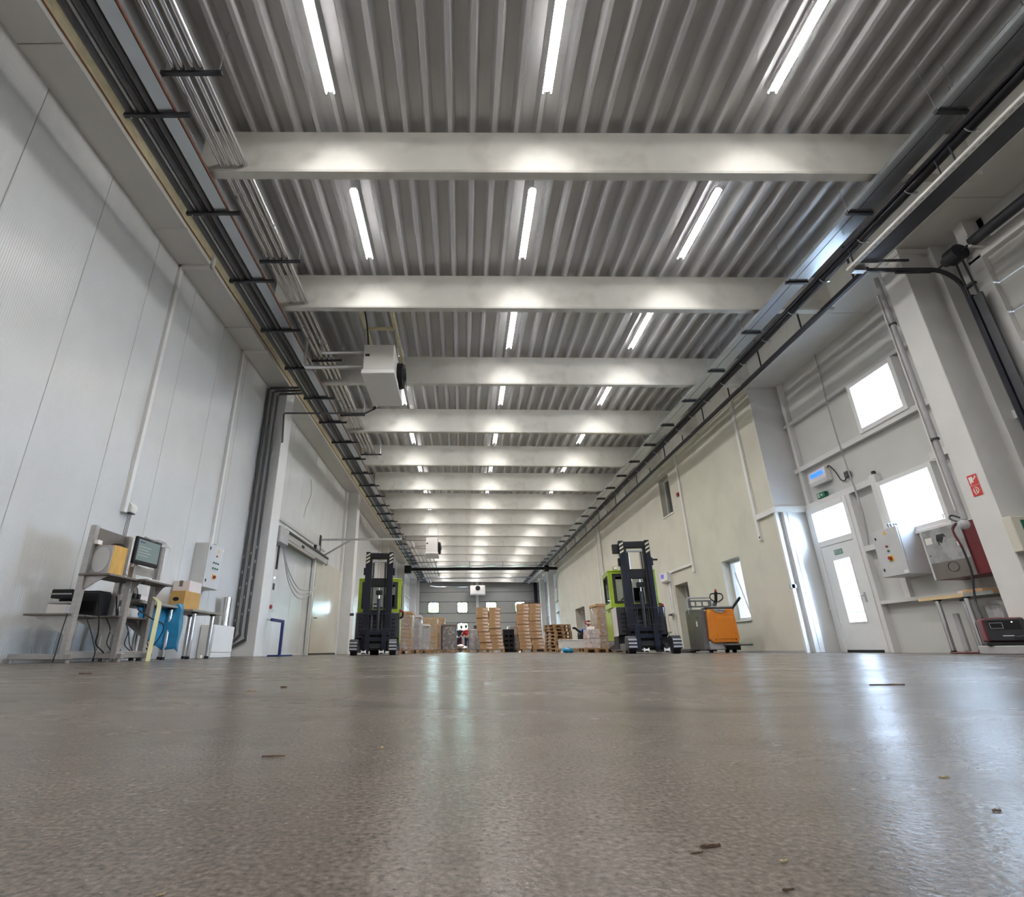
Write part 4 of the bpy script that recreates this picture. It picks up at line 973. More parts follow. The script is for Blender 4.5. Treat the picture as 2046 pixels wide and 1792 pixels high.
MB().box((0.06, 0.12, -0.03), (0.14, 0.24, 0.0)).build('lower_gland', 'lgrey', cab)
o = MB().prism([(8.2, 1.22), (8.28, 1.22), (8.25, 1.33), (8.22, 1.38)], 'X', XL, XL + 0.002).build('paper_tag', 'paper'); tag(o, 'torn white paper tag stuck on the bare left wall', 'paper')
wb = thing('white_cabinet', 'low white floor cabinet at the foot of the near left pier', 'cabinet', (XL + 0.014, 10.28, 0))
MB().box((0, 0, 0.0), (0.24, 0.92, 0.585)).build('body', 'white', wb, bev=0.008)
MB().box((0.241, 0.01, 0.10), (0.255, 0.91, 0.575)).build('door', 'white', wb, bev=0.004)
MB().box((0.241, 0.01, 0.01), (0.250, 0.91, 0.09)).build('plinth', 'paint', wb)
o = MB().cyl((XL + 0.16, 10.86, 0.59), (XL + 0.16, 10.86, 1.13), 0.105, 24).build('flue_tube', 'chrome', None, smooth=True); tag(o, 'short shiny metal tube standing on the low white cabinet', 'tube')

# ---------------------------------------------------------------- left: sliding cold room door between the piers
sd_ = thing('sliding_door_gear', 'beige motor box and rail of the sliding door on the left wall', 'door gear')
MB().box((XL, 12.95, 2.68), (-4.60, 13.62, 3.10)).build('motor_box', 'lgrey', sd_, bev=0.02)
MB().box((XL, 13.62, 2.92), (-4.72, 18.2, 3.10)).build('rail_cover', 'galv', sd_, bev=0.01)
MB().box((-4.80, 13.62, 3.10), (-4.70, 18.3, 3.16)).build('rail', 'black', sd_)
MB().box((-4.76, 13.62, 2.84), (-4.70, 16.6, 2.90)).build('rail', 'stain', sd_)
MB().box((XL + 0.002, 13.4, 3.42), (-4.92, 18.6, 3.50)).build('conduit', 'lgrey', sd_)
MB().box((-4.86, 15.2, 2.95), (-4.7, 15.4, 3.02)).build('carriage', 'black', sd_)
MB().cyl((-4.72, 13.3, 2.05), (-4.72, 13.3, 2.65), 0.03, 8).build('cable_pipe', 'char', sd_)
q = MB()
for i in range(3): q.tube(smooth_pts([(-4.68, 13.5, 2.62), (-4.68, 14.2, 2.1 - 0.12 * i), (-4.68, 15.2, 1.78 - 0.13 * i), (-4.70, 16.3, 1.86 - 0.08 * i), (-4.72, 17.2, 2.05)], 7), 0.013, 5)
q.build('hanging_cable', 'lgrey', sd_, smooth=True)
dd = thing('cold_room_door', 'wide pale door leaf with a slim handle between the left piers', 'door', (-4.93, 17.25, 0))
MB().box((0.0, -0.12, 0), (0.10, 0.0, 3.08)).build('post', 'paint', dd, bev=0.005)
MB().box((0.0, 0.02, 0.05), (0.07, 3.75, 3.05)).build('leaf', 'leafdoor', dd, bev=0.006)
MB().box((0.0, 0.02, 0.0), (0.075, 3.75, 0.05)).build('bottom_seal', 'rubber', dd)
MB().box((0.07, 0.02, 0.02), (0.085, 0.10, 3.05)).build('edge_trim', 'char', dd)
q = MB(); q.tube([(0.07, 0.45, 1.12), (0.13, 0.45, 1.12), (0.13, 0.58, 1.12)], 0.014, 6); q.build('handle', 'black', dd)
MB().box((0.02, 3.75, 0), (0.07, 3.9, 3.08)).build('frame', 'paint', dd)
cc = thing('door_controller', 'flat grey door controller with a red stop button on the left wall', 'controller', (XL + 0.002, 13.2, 0.85))
MB().box((0, 0, 0), (0.12, 0.62, 1.22)).build('body', 'cab', cc, bev=0.006)
MB().cyl((0.12, 0.28, 0.30), (0.16, 0.28, 0.30), 0.05, 14).build('stop_button', 'red', cc, smooth=True)
MB().box((0.12, 0.28, 0.72), (0.125, 0.42, 0.88)).build('display', 'char', cc)
MB().ball((0.125, 0.35, 1.02), 0.02, 8, 6).build('indicator', 'dot', cc)
bs = thing('blue_stand', 'dark blue steel stand behind the near left pier', 'stand', (-4.28, 12.50, 0))
MB().box((-0.12, -0.04, 0), (0.16, 0.9, 0.035)).build('foot_plate', 'bluesteel', bs, bev=0.004)
MB().box((-0.03, 0.40, 0.03), (0.03, 0.46, 0.78)).build('post', 'bluesteel', bs, bev=0.004)
MB().box((-0.03, -0.35, 0.74), (0.03, 0.46, 0.80)).build('top_bar', 'bluesteel', bs, bev=0.004)
jc = thing('jib_bracket', 'grey swing arm bracket reaching out from the left wall above the doors', 'bracket', (-4.95, 17.9, 3.72))
MB().bar((0.0, 0, 0), (2.85, 0, 0.0), 0.06).build('arm', 'lgrey', jc); MB().bar((0.05, 0, -0.62), (1.05, 0, -0.02), 0.05).build('brace', 'lgrey', jc)
MB().box((0.0, -0.08, -0.75), (0.03, 0.08, 0.15)).build('wall_plate', 'char', jc)
for y, z, g_ in ((17.3, 3.30, 'upper left'), (18.6, 3.05, 'lower right')):
    al = thing('alarm_horn', f'small grey alarm horn beside the bracket arm, {g_} one', 'horn', (XL + 0.002, y, z))
    MB().box((0, -0.12, -0.12), (0.10, 0.12, 0.12)).build('body', 'char', al, bev=0.02); MB().cyl((0.1, 0, 0), (0.16, 0, 0), 0.10, 14, 0.07).build('horn', 'lgrey', al, smooth=True)
    MB().tube([(0.02, 0, -0.12), (0.02, 0.02, -0.6)], 0.01, 5).build('cable', 'lgrey', al)
o = MB().tube(smooth_pts([(XL + 0.01, 16.1, 5.35), (XL + 0.01, 16.3, 4.9), (XL + 0.01, 15.9, 4.3), (XL + 0.01, 15.8, 4.0)]), 0.012, 5).build('wall_cable', 'lgrey'); tag(o, 'thin grey cable hanging loose on the upper left wall', 'cable')
o = MB().box((-4.46, 21.33, 1.40), (-4.30, 21.345, 1.50)).build('pier_socket', 'char'); tag(o, 'dark grey socket box on the second left pier', 'socket')

# ---------------------------------------------------------------- right bay: fixtures
ft = thing('insect_trap', 'white insect trap with a glowing blue tube above the exit door', 'insect trap', (XS - 0.002, 10.70, 3.40))
MB().prism([(0, 0.0), (-0.10, 0.0), (-0.13, 0.06), (-0.11, 0.30), (0, 0.30)], 'Y', -0.28, 0.28).build('body', 'white', ft, bev=0.008)
for v in ft.children: v.rotation_euler = (0, 0, 0)
q = MB(); 
q.prism([(-0.19, 0.16), (-0.21, 0.20), (-0.19, 0.24), (0.19, 0.24), (0.21, 0.20), (0.19, 0.16)], 'X', -0.132, -0.115); q.build('uv_window', 'uv', ft)
MB().box((-0.12, -0.27, -0.02), (-0.02, 0.27, 0.0)).build('catch_tray', 'cab', ft)
MB().tube(smooth_pts([(-0.04, -0.28, 0.26), (-0.07, -0.36, 0.28), (-0.04, -0.45, 0.12), (-0.04, -0.55, -0.10), (-0.04, -0.66, -0.14), (-0.04, -0.72, -0.06)], 6), 0.012, 6).build('cable', 'char', ft)
MB().box((-0.07, -0.82, -0.12), (0, -0.68, 0.02)).build('plug', 'char', ft, bev=0.02)
ft2 = thing('insect_trap', 'white insect trap with a violet screen on the cream wall beside the tall truck', 'insect trap', (XO - 0.002, 18.25, 2.22))
MB().prism([(0, 0.0), (-0.10, 0.0), (-0.13, 0.05), (-0.11, 0.32), (0, 0.32)], 'Y', -0.30, 0.30).build('body', 'white', ft2, bev=0.008)
MB().prism([(-0.20, 0.14), (0.0, 0.14), (0.0, 0.28), (-0.20, 0.28)], 'X', -0.135, -0.116).build('uv_window', 'uv2', ft2).location = (0, 0.22, 0)
MB().tube(smooth_pts([(-0.03, -0.30, 0.28), (-0.04, -0.42, 0.30), (-0.03, -0.45, 0.0), (-0.03, -0.42, -0.5), (-0.03, -0.48, -0.75)], 6), 0.014, 6).build('cable', 'white', ft2)
o = thing('wall_socket', 'grey socket with a plugged cable on the casing by the doorway', 'socket', (XO - 0.052, 18.06, 1.16))
MB().box((-0.06, -0.09, -0.05), (0, 0.09, 0.05)).build('body', 'lgrey', o, bev=0.012); MB().box((-0.12, -0.06, -0.03), (-0.06, 0.16, 0.02)).build('plug', 'char', o, bev=0.012)
MB().tube(smooth_pts([(-0.08, 0.16, 0.0), (-0.08, 0.30, -0.1), (-0.06, 0.34, -0.5), (-0.06, 0.2, -1.1)]), 0.01, 5).build('cable', 'lgrey', o)
es = thing('exit_sign', 'green escape route sign with a running figure above the exit door', 'sign', (XS - 0.002, 10.68, 3.10))
MB().box((-0.09, -0.02, 0), (0, 0.23, 0.12)).build('lamp_body', 'green', es, bev=0.008)
MB().box((-0.09, -0.22, 0.01), (0, -0.02, 0.11)).build('lamp_end', 'glass', es, bev=0.008)
q = MB()
q.prism([(0.20, 0.02), (0.14, 0.02), (0.14, 0.10), (0.20, 0.10)], 'X', -0.092, -0.09); q.build('door_pictogram', 'white', es)
q = MB(); q.ball((-0.0925, 0.165, 0.088), (0.001, 0.009, 0.009), 8, 6); q.bar((-0.0925, 0.168, 0.078), (-0.0925, 0.172, 0.05), 0.014, 0.002, (1, 0, 0)); q.bar((-0.0925, 0.172, 0.05), (-0.0925, 0.158, 0.028), 0.009, 0.002, (1, 0, 0)); q.bar((-0.0925, 0.172, 0.05), (-0.0925, 0.188, 0.034), 0.009, 0.002, (1, 0, 0)); q.bar((-0.0925, 0.168, 0.075), (-0.0925, 0.15, 0.062), 0.007, 0.002, (1, 0, 0)); q.build('running_figure', 'green', es)
q = MB(); q.prism([(0.045, 0.06), (0.075, 0.09), (0.075, 0.07), (0.105, 0.07), (0.105, 0.05), (0.075, 0.05), (0.075, 0.03)], 'X', -0.092, -0.09); q.build('arrow', 'white', es)
ec = thing('electric_cabinet', 'grey electric cabinet with a red main switch under the right windows', 'cabinet', (XS - 0.002, 8.98, 1.22))
MB().box((-0.44, -0.29, 0), (0, 0.29, 0.80)).build('body', 'cab', ec, bev=0.006)
dk = MB().box((-0.465, -0.286, 0.004), (-0.442, 0.286, 0.796)).build('door', 'cab', ec, bev=0.004)
MB().prism([(0.02, 0.70), (-0.06, 0.70), (-0.02, 0.77)], 'X', -0.467, -0.465).build('warning_triangle', 'yellow', dk)
for z in (0.64, 0.10): MB().box((-0.475, 0.20, z), (-0.465, 0.225, z + 0.045)).build('lock', 'black', dk, bev=0.003)
MB().cyl((-0.485, 0.01, 0.50), (-0.465, 0.01, 0.50), 0.017, 12).build('button', 'red', dk, smooth=True); MB().cyl((-0.485, 0.0, 0.42), (-0.465, 0.0, 0.42), 0.015, 12).build('button', 'led_green', dk, smooth=True)
MB().box((-0.473, -0.055, 0.25), (-0.465, 0.045, 0.34)).build('switch_plate', 'yellow', dk); MB().cyl((-0.505, -0.005, 0.295), (-0.473, -0.005, 0.295), 0.03, 14).build('main_switch', 'red', dk, smooth=True)
MB().box((-0.467, -0.27, 0.02), (-0.465, -0.19, 0.07)).build('sticker', 'paper', dk)
q = MB()
for i in range(4): q.tube(smooth_pts([(-0.32 + 0.05 * i, 0.0, 0.80), (-0.32 + 0.05 * i, 0.02, 0.90), (-0.1, 0.05, 0.88), (-0.03, 0.05, 0.85)]), 0.01, 6)
q.build('cable', 'char', ec)
hy = thing('hydrant_cabinet', 'dark red fire hose cabinet with a hazed glass door by the right column', 'fire hose cabinet', (XS - 0.002, 7.95, 1.06))
MB().box((-0.40, -0.72, 0), (0, 0.37, 0.76)).build('body', 'dred', hy, bev=0.006)
gd = MB().box((-0.42, -0.34, 0.0), (-0.402, 0.37, 0.76)).build('glass_door', 'acry', hy, bev=0.003)
MB().box((-0.424, 0.345, 0.0), (-0.40, 0.375, 0.76)).build('door_edge', 'cab', gd)
MB().box((-0.4215, -0.34, 0.0), (-0.42, 0.34, 0.25)).build('lower_band', 'board', gd)
MB().tube([(-0.424, 0.09 * math.cos(a * PI / 10) - 0.02, 0.16 + 0.07 * math.sin(a * PI / 10)) for a in range(21)], 0.004, 5).build('hose_pictogram', 'char', gd)
q = MB(); q.prism([(0.12, 0.58), (0.04, 0.52), (-0.02, 0.62), (-0.06, 0.60), (-0.03, 0.66), (0.10, 0.66)], 'X', -0.4225, -0.42); q.prism([(0.10, 0.50), (0.08, 0.50), (0.09, 0.58), (0.11, 0.58)], 'X', -0.4225, -0.42); q.build('worn_pictogram', 'char', gd)
MB().box((-0.4225, 0.20, 0.54), (-0.42, 0.32, 0.64)).build('sticker', 'paper', gd)
MB().box((-0.43, -0.24, 0.44), (-0.42, -0.21, 0.50)).build('handle', 'paper', gd)
MB().box((-0.43, 0.30, 0.36), (-0.42, 0.315, 0.375)).build('lock', 'black', gd)
fs = thing('fire_sign', 'red fire hose and alarm sign with white symbols on the right column', 'sign', (XO - 0.002, 6.83, 2.01))
MB().box((-0.004, -0.068, 0), (0, 0.068, 0.295)).build('plate', 'sred', fs)
MB().box((-0.0055, -0.066, 0.146), (-0.004, 0.066, 0.150)).build('divider', 'paper', fs)
q = MB(); q.box((-0.006, -0.005, 0.19), (-0.004, 0.05, 0.27)); q.box((-0.006, 0.035, 0.165), (-0.004, 0.047, 0.19)); q.prism([(-0.055, 0.25), (-0.01, 0.22), (-0.01, 0.235), (-0.05, 0.275)], 'X', -0.006, -0.004); q.build('hose_symbol', 'paper', fs)
q = MB(); q.tube([(-0.005, 0.034 * math.cos(a) - 0.0, 0.075 + 0.045 * math.sin(a)) for a in [i * 2 * PI * 0.8 / 12 - 0.6 for i in range(13)]], 0.006, 5); q.bar((-0.005, 0.02, 0.02), (-0.005, 0.03, 0.09), 0.01, 0.003, (1, 0, 0)); q.bar((-0.005, -0.005, 0.03), (-0.005, 0.0, 0.10), 0.012, 0.003, (1, 0, 0)); q.build('hand_and_flame_symbol', 'paper', fs)
cl_ = thing('column_conduit', 'grey conduit running down the edge of the near right column', 'conduit')
MB().cyl((XO - 0.02, 7.13, 1.75), (XO - 0.02, 7.13, 5.9), 0.037, 14).build('pipe', 'lgrey', cl_, smooth=True)
MB().box((XO - 0.05, 7.18, 1.9), (XO, 7.20, 5.6)).build('white_strip', 'paint', cl_)
for z in (2.95, 4.97): MB().cyl((XO - 0.02, 7.13, z), (XO - 0.02, 7.13, z + 0.03), 0.052, 14).build('clamp', 'char', cl_)
cj = thing('cable_junction', 'bundle of taped grey and red cables ending beside the hose cabinet', 'cables', (XO - 0.04, 7.16, 1.68))
MB().ball((0.0, -0.02, 0.0), (0.055, 0.075, 0.07), 14, 10).build('tape_bundle', 'lgrey', cj, smooth=True)
MB().tube(smooth_pts([(-0.02, 0.05, 0.06), (-0.04, 0.12, 0.12), (-0.02, 0.10, 0.16), (0.0, 0.0, 0.10)]), 0.012, 6).build('cable', 'char', cj)
MB().tube(smooth_pts([(-0.03, 0.06, 0.04), (-0.05, 0.12, -0.02), (-0.05, 0.12, -0.12), (-0.03, 0.10, -0.3), (0.0, 0.12, -0.62), (0.0, 0.18, -0.85), (-0.02, 0.20, -1.05), (-0.1, 0.1, -1.23)], 6), 0.014, 8).build('hose', 'char', cj, smooth=True)
MB().tube(smooth_pts([(-0.05, 0.05, 0.02), (-0.07, 0.10, -0.05), (-0.06, 0.10, -0.15), (-0.04, 0.08, -0.3)], 6), 0.011, 8).build('red_hose', 'dred', cj, smooth=True)
gb = thing('emergency_light_box', 'cream emergency light box with a green sign on the near face of the right column', 'sign', (7.02, 6.52, 1.20))
MB().box((0, 0, 0), (0.40, 0.12, 0.45)).build('body', 'plaster', gb, bev=0.01)
MB().box((0.11, -0.004, 0.19), (0.38, 0.0, 0.40)).build('sign_face', 'green', gb)
MB().prism([(0.16, 0.24), (0.22, 0.24), (0.22, 0.36), (0.16, 0.36)], 'Y', -0.006, -0.004).build('pictogram', 'paper', gb)
wk = thing('work_bench', 'long wooden topped bench on chromed legs by the right column', 'bench')
bench(wk, 7.12, 7.70, 7.30, 8.40, 0.78, 0.02, [(7.20, 8.18), (7.20, 7.70), (7.62, 8.2), (7.55, 7.45)], 'top')
MB().box((7.10, 7.62, 0.75), (7.122, 8.40, 0.80)).build('edge_board', 'pine', wk); MB().box((7.10, 7.20, 0.75), (7.122, 7.62, 0.80)).build('edge_trim', 'galv', wk)
MB().box((7.16, 7.35, 0.0), (7.22, 8.20, 0.025)).build('floor_rail', 'dred', wk)
o = MB().box((7.20, 7.42, 0.782), (7.44, 7.80, 0.85)).build('flat_carton', 'card', None, bev=0.004); tag(o, 'flat brown carton lying on the right wooden bench', 'box')
MB().box((7.199, 7.72, 0.783), (7.2, 7.80, 0.845)).build('label_print', 'print', o)
o = MB().box((7.24, 7.98, 0.03), (7.29, 8.06, 0.55)).build('grey_profile', 'lgrey', None, bev=0.01); tag(o, 'grey metal profile leaning beside a leg of the right bench', 'profile')
o = MB().box((7.28, 7.30, 0.03), (7.31, 7.52, 0.68)).build('pale_board', 'cab', None, bev=0.06); tag(o, 'pale board with rounded corner standing under the right bench', 'board')
wd = thing('welding_machine', 'black and red welding machine on a grey plinth at the right column', 'welding machine', (6.86, 6.98, 0.0), -0.62)
MB().box((-0.22, -0.18, 0.10), (0.22, 0.24, 0.14)).build('foot_rail', 'black', wd, bev=0.01)
MB().box((-0.20, -0.15, 0.14), (0.20, 0.25, 0.43)).build('casing', 'dred', wd, bev=0.03, seg=2)
MB().box((-0.18, -0.17, 0.155), (0.19, -0.14, 0.415)).build('front_panel', 'char', wd, bev=0.012)
dp = MB().box((-0.15, -0.176, 0.29), (0.14, -0.169, 0.395)).build('display_panel', 'black', wd)
q = MB()
for a, b in (((-0.14, 0.30), (-0.02, 0.305)), ((-0.14, 0.365), (-0.02, 0.37)), ((-0.14, 0.30), (-0.135, 0.37)), ((-0.025, 0.30), (-0.02, 0.37))): q.box((a[0], -0.179, a[1]), (b[0], -0.176, b[1]))
q.build('display_frame', 'lgrey', dp); MB().ball((0.07, -0.178, 0.375), 0.006, 8, 6).build('indicator', 'dot', dp)
MB().box((-0.05, -0.173, 0.21), (0.05, -0.17, 0.219)).build('name_bar', 'paper', wd)
MB().box((0.20, -0.10, 0.15), (0.24, 0.2, 0.40)).build('side_panel', 'black', wd, bev=0.01)
MB().tube(smooth_pts([(0.05, -0.19, 0.20), (0.14, -0.22, 0.21), (0.22, -0.18, 0.28), (0.36, -0.15, 0.40), (0.5, -0.1, 0.62)], 6), 0.012, 6).build('cable', 'rubber', wd, smooth=True)
o = MB().box((6.62, 6.56, 0.0), (7.12, 7.16, 0.10)).build('plinth_block', 'lgrey', None, bev=0.01); tag(o, 'low grey plinth under the welding machine', 'plinth'); o.rotation_euler = (0, 0, 0)
o = MB().tube(smooth_pts([(7.11, 7.42, 0.02), (7.0, 7.8, 0.012), (7.05, 8.05, 0.012), (7.10, 8.12, 0.012)]), 0.012, 6).build('red_hose', 'dred', None, smooth=True); tag(o, 'dark red hose lying on the floor under the right bench', 'hose')
co = MB().tube(smooth_pts([(XB + 0.08, 9.88, 6.1), (XB + 0.06, 9.86, 5.5), (XB + 0.0, 9.83, 4.9), (XB - 0.02, 9.80, 3.9), (XB - 0.02, 9.74, 3.0), (XB, 9.74, 2.4), (XB + 0.06, 9.9, 1.92)], 4), 0.014, 6).build('thin_conduit', 'lgrey', None, smooth=True); tag(co, 'thin grey conduit down the right wall between window and exit door', 'conduit')
o = MB().box((XB + 0.02, 9.24, 3.125), (XB + 0.08, 9.30, 3.19)).build('wall_bracket', 'char', None, bev=0.01); tag(o, 'small dark bracket on the rail above the lower right window', 'bracket')

# ---------------------------------------------------------------- reach trucks
def reach_truck(t, beacon):
    for s in (-1, 1):
        x = 0.49 * s
        MB().prism([(-0.62, 0.06), (2.0, 0.06), (2.0, 0.34), (1.2, 0.40), (0.75, 0.22), (-0.62, 0.22)], 'X', x - 0.09, x + 0.09).build('straddle_leg', 'grey', t, bev=0.01)
        wc = MB().prism([(-0.93, 0.10), (-0.93, 0.30), (-0.86, 0.38), (-0.55, 0.38), (-0.45, 0.30), (-0.45, 0.08)], 'X', x - 0.10, x + 0.10).build('wheel_cover', 'char', t, bev=0.015)
        for k in range(3): MB().box((x - 0.092, -0.945, 0.13 + k * 0.075), (x + 0.092, -0.925, 0.165 + k * 0.075)).build('cover_slat', 'lgrey', wc)
        MB().cyl((x - 0.08, -0.70, 0.14), (x + 0.08, -0.70, 0.14), 0.14, 20).build('load_wheel', 'rubber', t, smooth=True)
        mc = MB().prism([(0.265, 0.0), (0.385, 0.0), (0.385, 0.18), (0.265, 0.18), (0.265, 0.15), (0.345, 0.15), (0.345, 0.03), (0.265, 0.03)], 'Z', 0.12, 2.74)
        if s < 0: mc.v = [Vector((-p.x, p.y, p.z)) for p in mc.v]
        m_ = mc.build('mast_channel', 'navy', t, bev=0.004)
        mi = MB().box((s * 0.235 - 0.03, 0.03, 0.2), (s * 0.235 + 0.03, 0.16, 2.60)).build('inner_mast', 'black', t, bev=0.004)
        for k in range(3):
            zz = 2.66 - k * 0.10; x0_ = s * 0.325
            MB().prism([(x0_ - 0.05, zz - 0.06), (x0_ + 0.05, zz), (x0_ + 0.05, zz + 0.05), (x0_ - 0.05, zz - 0.01)], 'Y', -0.004, -0.001).build('hazard_stripe', 'hazard', m_)
        MB().box((s * 0.385, 0.05, 2.1), (s * 0.385 + s * 0.05, 0.16, 2.3)).build('mast_block', 'black', t, bev=0.01)
        MB().cyl((s * 0.17, 0.12, 0.3), (s * 0.17, 0.12, 2.45), 0.018, 8).build('hose', 'rubber', t)
        MB().cyl((s * 0.14, 0.16, 0.5), (s * 0.14, 0.16, 2.5), 0.013, 8).build('lift_chain', 'galv', t)
        fk = MB().prism([(-0.20, 0.03), (-1.02, 0.03), (-1.02, 0.05), (-0.22, 0.08), (-0.20, 0.08), (-0.20, 0.64), (-0.14, 0.64), (-0.14, 0.03)], 'X', s * 0.22 - 0.06, s * 0.22 + 0.06).build('fork', 'navy', t, bev=0.004)
        MB().prism([(s * 0.22 - 0.062, 0.035), (s * 0.22 - 0.03, 0.06), (s * 0.22 + 0.03, 0.06), (s * 0.22 + 0.062, 0.035), (s * 0.22 + 0.062, 0.13), (s * 0.22 + 0.02, 0.10), (s * 0.22 - 0.02, 0.10), (s * 0.22 - 0.062, 0.13)], 'Y', -1.035, -1.02).build('fork_tip', 'white', fk)
    MB().box((-0.385, 0.02, 2.55), (0.385, 0.20, 2.72)).build('mast_crossbar', 'black', t, bev=0.02)
    MB().box((-0.30, 0.05, 2.46), (0.30, 0.14, 2.50)).build('inner_crossbar', 'lgrey', t)
    MB().box((-0.36, 0.10, 1.78), (0.36, 0.22, 2.02)).build('mast_crossbar', 'black', t, bev=0.01)
    MB().box((-0.36, 0.10, 1.02), (0.36, 0.22, 1.16)).build('mast_crossbar', 'navy', t, bev=0.01)
    MB().cyl((0.03, 0.02, 0.35), (0.03, 0.02, 1.45), 0.045, 14).build('tilt_cylinder', 'char', t, smooth=True)
    MB().cyl((0.03, 0.02, 1.45), (0.03, 0.02, 1.75), 0.022, 10).build('cylinder_rod', 'chrome', t, smooth=True)
    MB().box((-0.06, -0.02, 1.55), (0.12, 0.08, 1.68)).build('cylinder_head', 'black', t, bev=0.02)
    MB().box((-0.36, -0.13, 0.34), (0.36, -0.02, 0.44)).build('carriage_bar', 'navy', t, bev=0.006); MB().box((-0.36, -0.13, 0.50), (0.36, -0.02, 0.60)).build('carriage_bar', 'navy', t, bev=0.006)
    MB().box((-0.34, -0.02, 0.12), (0.34, 0.08, 0.62)).build('carriage_plate', 'black', t, bev=0.01)
    MB().box((-0.20, -0.05, 0.16), (0.20, -0.02, 0.30)).build('side_shift', 'char', t, bev=0.01)
    q = MB()
    for z in (0.66, 1.05): q.bar((-0.40, -0.10, z), (0.40, -0.10, z), 0.014)
    for x in (-0.40, -0.14, 0.14, 0.40): q.bar((x, -0.10, 0.60), (x, -0.10, 1.05), 0.012)
    q.build('load_backrest', 'char', t)
    # chassis and battery block
    MB().box((-0.60, 0.35, 0.10), (0.60, 2.05, 0.42)).build('chassis', 'black', t, bev=0.02)
    MB().box((-0.58, 0.24, 0.42), (0.58, 0.98, 1.10)).build('battery_cover', 'char', t, bev=0.02)
    for s in (-1, 1): MB().box((s * 0.585, 0.27, 0.40), (s * 0.60, 1.02, 1.10)).build('side_door', 'whitecard' if s < 0 else 'navy', t, bev=0.006)
    for k in range(5): MB().box((-0.5, 0.225, 0.50 + k * 0.10), (0.5, 0.242, 0.55 + k * 0.10)).build('front_louvre', 'black', t, bev=0.004)
    MB().box((-0.58, 1.0, 0.42), (0.58, 2.02, 1.06)).build('rear_body', 'char', t, bev=0.03)
    for s in (-1, 1):
        lp = MB().box((s * 0.58, 1.03, 0.30), (s * 0.615, 2.03, 1.10)).build('side_panel', 'lime', t, bev=0.006)
        for k in range(5): MB().box((s * 0.614, 1.10 + k * 0.09, 1.03), (s * 0.618, 1.14 + k * 0.09, 1.09)).build('vent_slot', 'black', lp)
        MB().prism([(1.03, 0.30), (2.03, 0.30), (2.03, 0.12), (1.03, 0.22)], 'X', s * 0.575, s * 0.61).build('skirt', 'grey', t)
        # cab posts and window frame
        sd = wall_cells(MB(), 'X', s * 0.575 if s > 0 else -0.62, 0.62 if s > 0 else -0.575, 0.80, 1.95, 1.12, 2.06, [(0.98, 1.78, 1.26, 1.98)]).build('cab_side', 'lime', t, bev=0.006)
        for a, b in ((0.98, 1.78),):
            q = MB(); xa, xb = (0.57, 0.626) if s > 0 else (-0.626, -0.57)
            q.box((xa, a, 1.26), (xb, a + 0.035, 1.98)); q.box((xa, b - 0.035, 1.26), (xb, b, 1.98)); q.box((xa, a, 1.26), (xb, b, 1.30)); q.box((xa, a, 1.94), (xb, b, 1.98)); q.build('window_seal', 'rubber', sd)
            MB().box((s * 0.597, a + 0.03, 1.29), (s * 0.601, b - 0.03, 1.95)).build('window_pane', 'dglass', sd)
    fr = wall_cells(MB(), 'Y', 0.80, 0.85, -0.575, 0.575, 1.12, 2.06, [(-0.50, 0.50, 1.26, 1.99)]).build('cab_front', 'lime', t, bev=0.006)
    q = MB()
    for a, b in (((-0.52, 1.24), (0.52, 1.29)), ((-0.52, 1.92), (0.52, 2.0)), ((-0.52, 1.24), (-0.44, 2.0)), ((0.44, 1.24), (0.52, 2.0))): q.box((a[0], 0.785, a[1]), (b[0], 0.86, b[1]))
    q.build('window_seal', 'rubber', fr)
    MB().box((-0.46, 0.815, 1.28), (0.46, 0.82, 1.95)).build('window_pane', 'dglass', fr)
    bk = wall_cells(MB(), 'Y', 1.90, 1.95, -0.575, 0.575, 1.12, 2.06, [(-0.50, 0.50, 1.26, 1.99)]).build('cab_back', 'black', t)
    MB().box((-0.62, 0.78, 2.06), (0.62, 1.97, 2.10)).build('cab_roof', 'lime', t, bev=0.01)
    MB().box((-0.56, 0.86, 1.06), (0.56, 1.9, 1.12)).build('cab_floor', 'black', t)
    MB().box((0.05, 1.3, 1.12), (0.45, 1.75, 1.30)).build('seat', 'black', t, bev=0.03); MB().box((0.05, 1.68, 1.28), (0.45, 1.80, 1.72)).build('seat_back', 'black', t, bev=0.03)
    MB().tube([(-0.15 + 0.15 * math.cos(a * PI / 8), 1.05 + 0.08 * math.sin(a * PI / 8), 1.30 + 0.10 * math.sin(a * PI / 8)) for a in range(17)], 0.014, 6).build('steering_wheel', 'black', t)
    MB().box((-0.30, 0.90, 1.12), (0.10, 1.05, 1.24)).build('console', 'black', t, bev=0.02)
    wl_ = MB().box((-0.40, 1.2, 2.16), (-0.28, 1.28, 2.26)).build('work_lamp', 'char', t, bev=0.015); MB().box((-0.39, 1.19, 2.17), (-0.29, 1.2, 2.25)).build('lamp_lens', 'beacon' if beacon else 'paper', wl_); MB().box((-0.35, 1.22, 2.09), (-0.33, 1.26, 2.17)).build('lamp_foot', 'black', wl_)
    MB().tube(smooth_pts([(0.60, 0.75, 1.20), (0.68, 0.70, 1.15), (0.68, 0.70, 1.02), (0.60, 0.74, 0.98)]), 0.03, 8).build('grab_loop', 'black', t)
    MB().box((0.60, 0.66, 1.13), (0.70, 0.74, 1.19)).build('rear_lamp', 'red', t, bev=0.01)
    MB().cyl((-0.25, 1.5, 0.17), (0.0, 1.5, 0.17), 0.17, 20).build('drive_wheel', 'rubber', t, smooth=True)
t = thing('reach_truck', 'lime and black reach truck with a blue beacon beside the second left pier', 'forklift', (-2.36, 14.85, 0), 0.09); reach_truck(t, True)
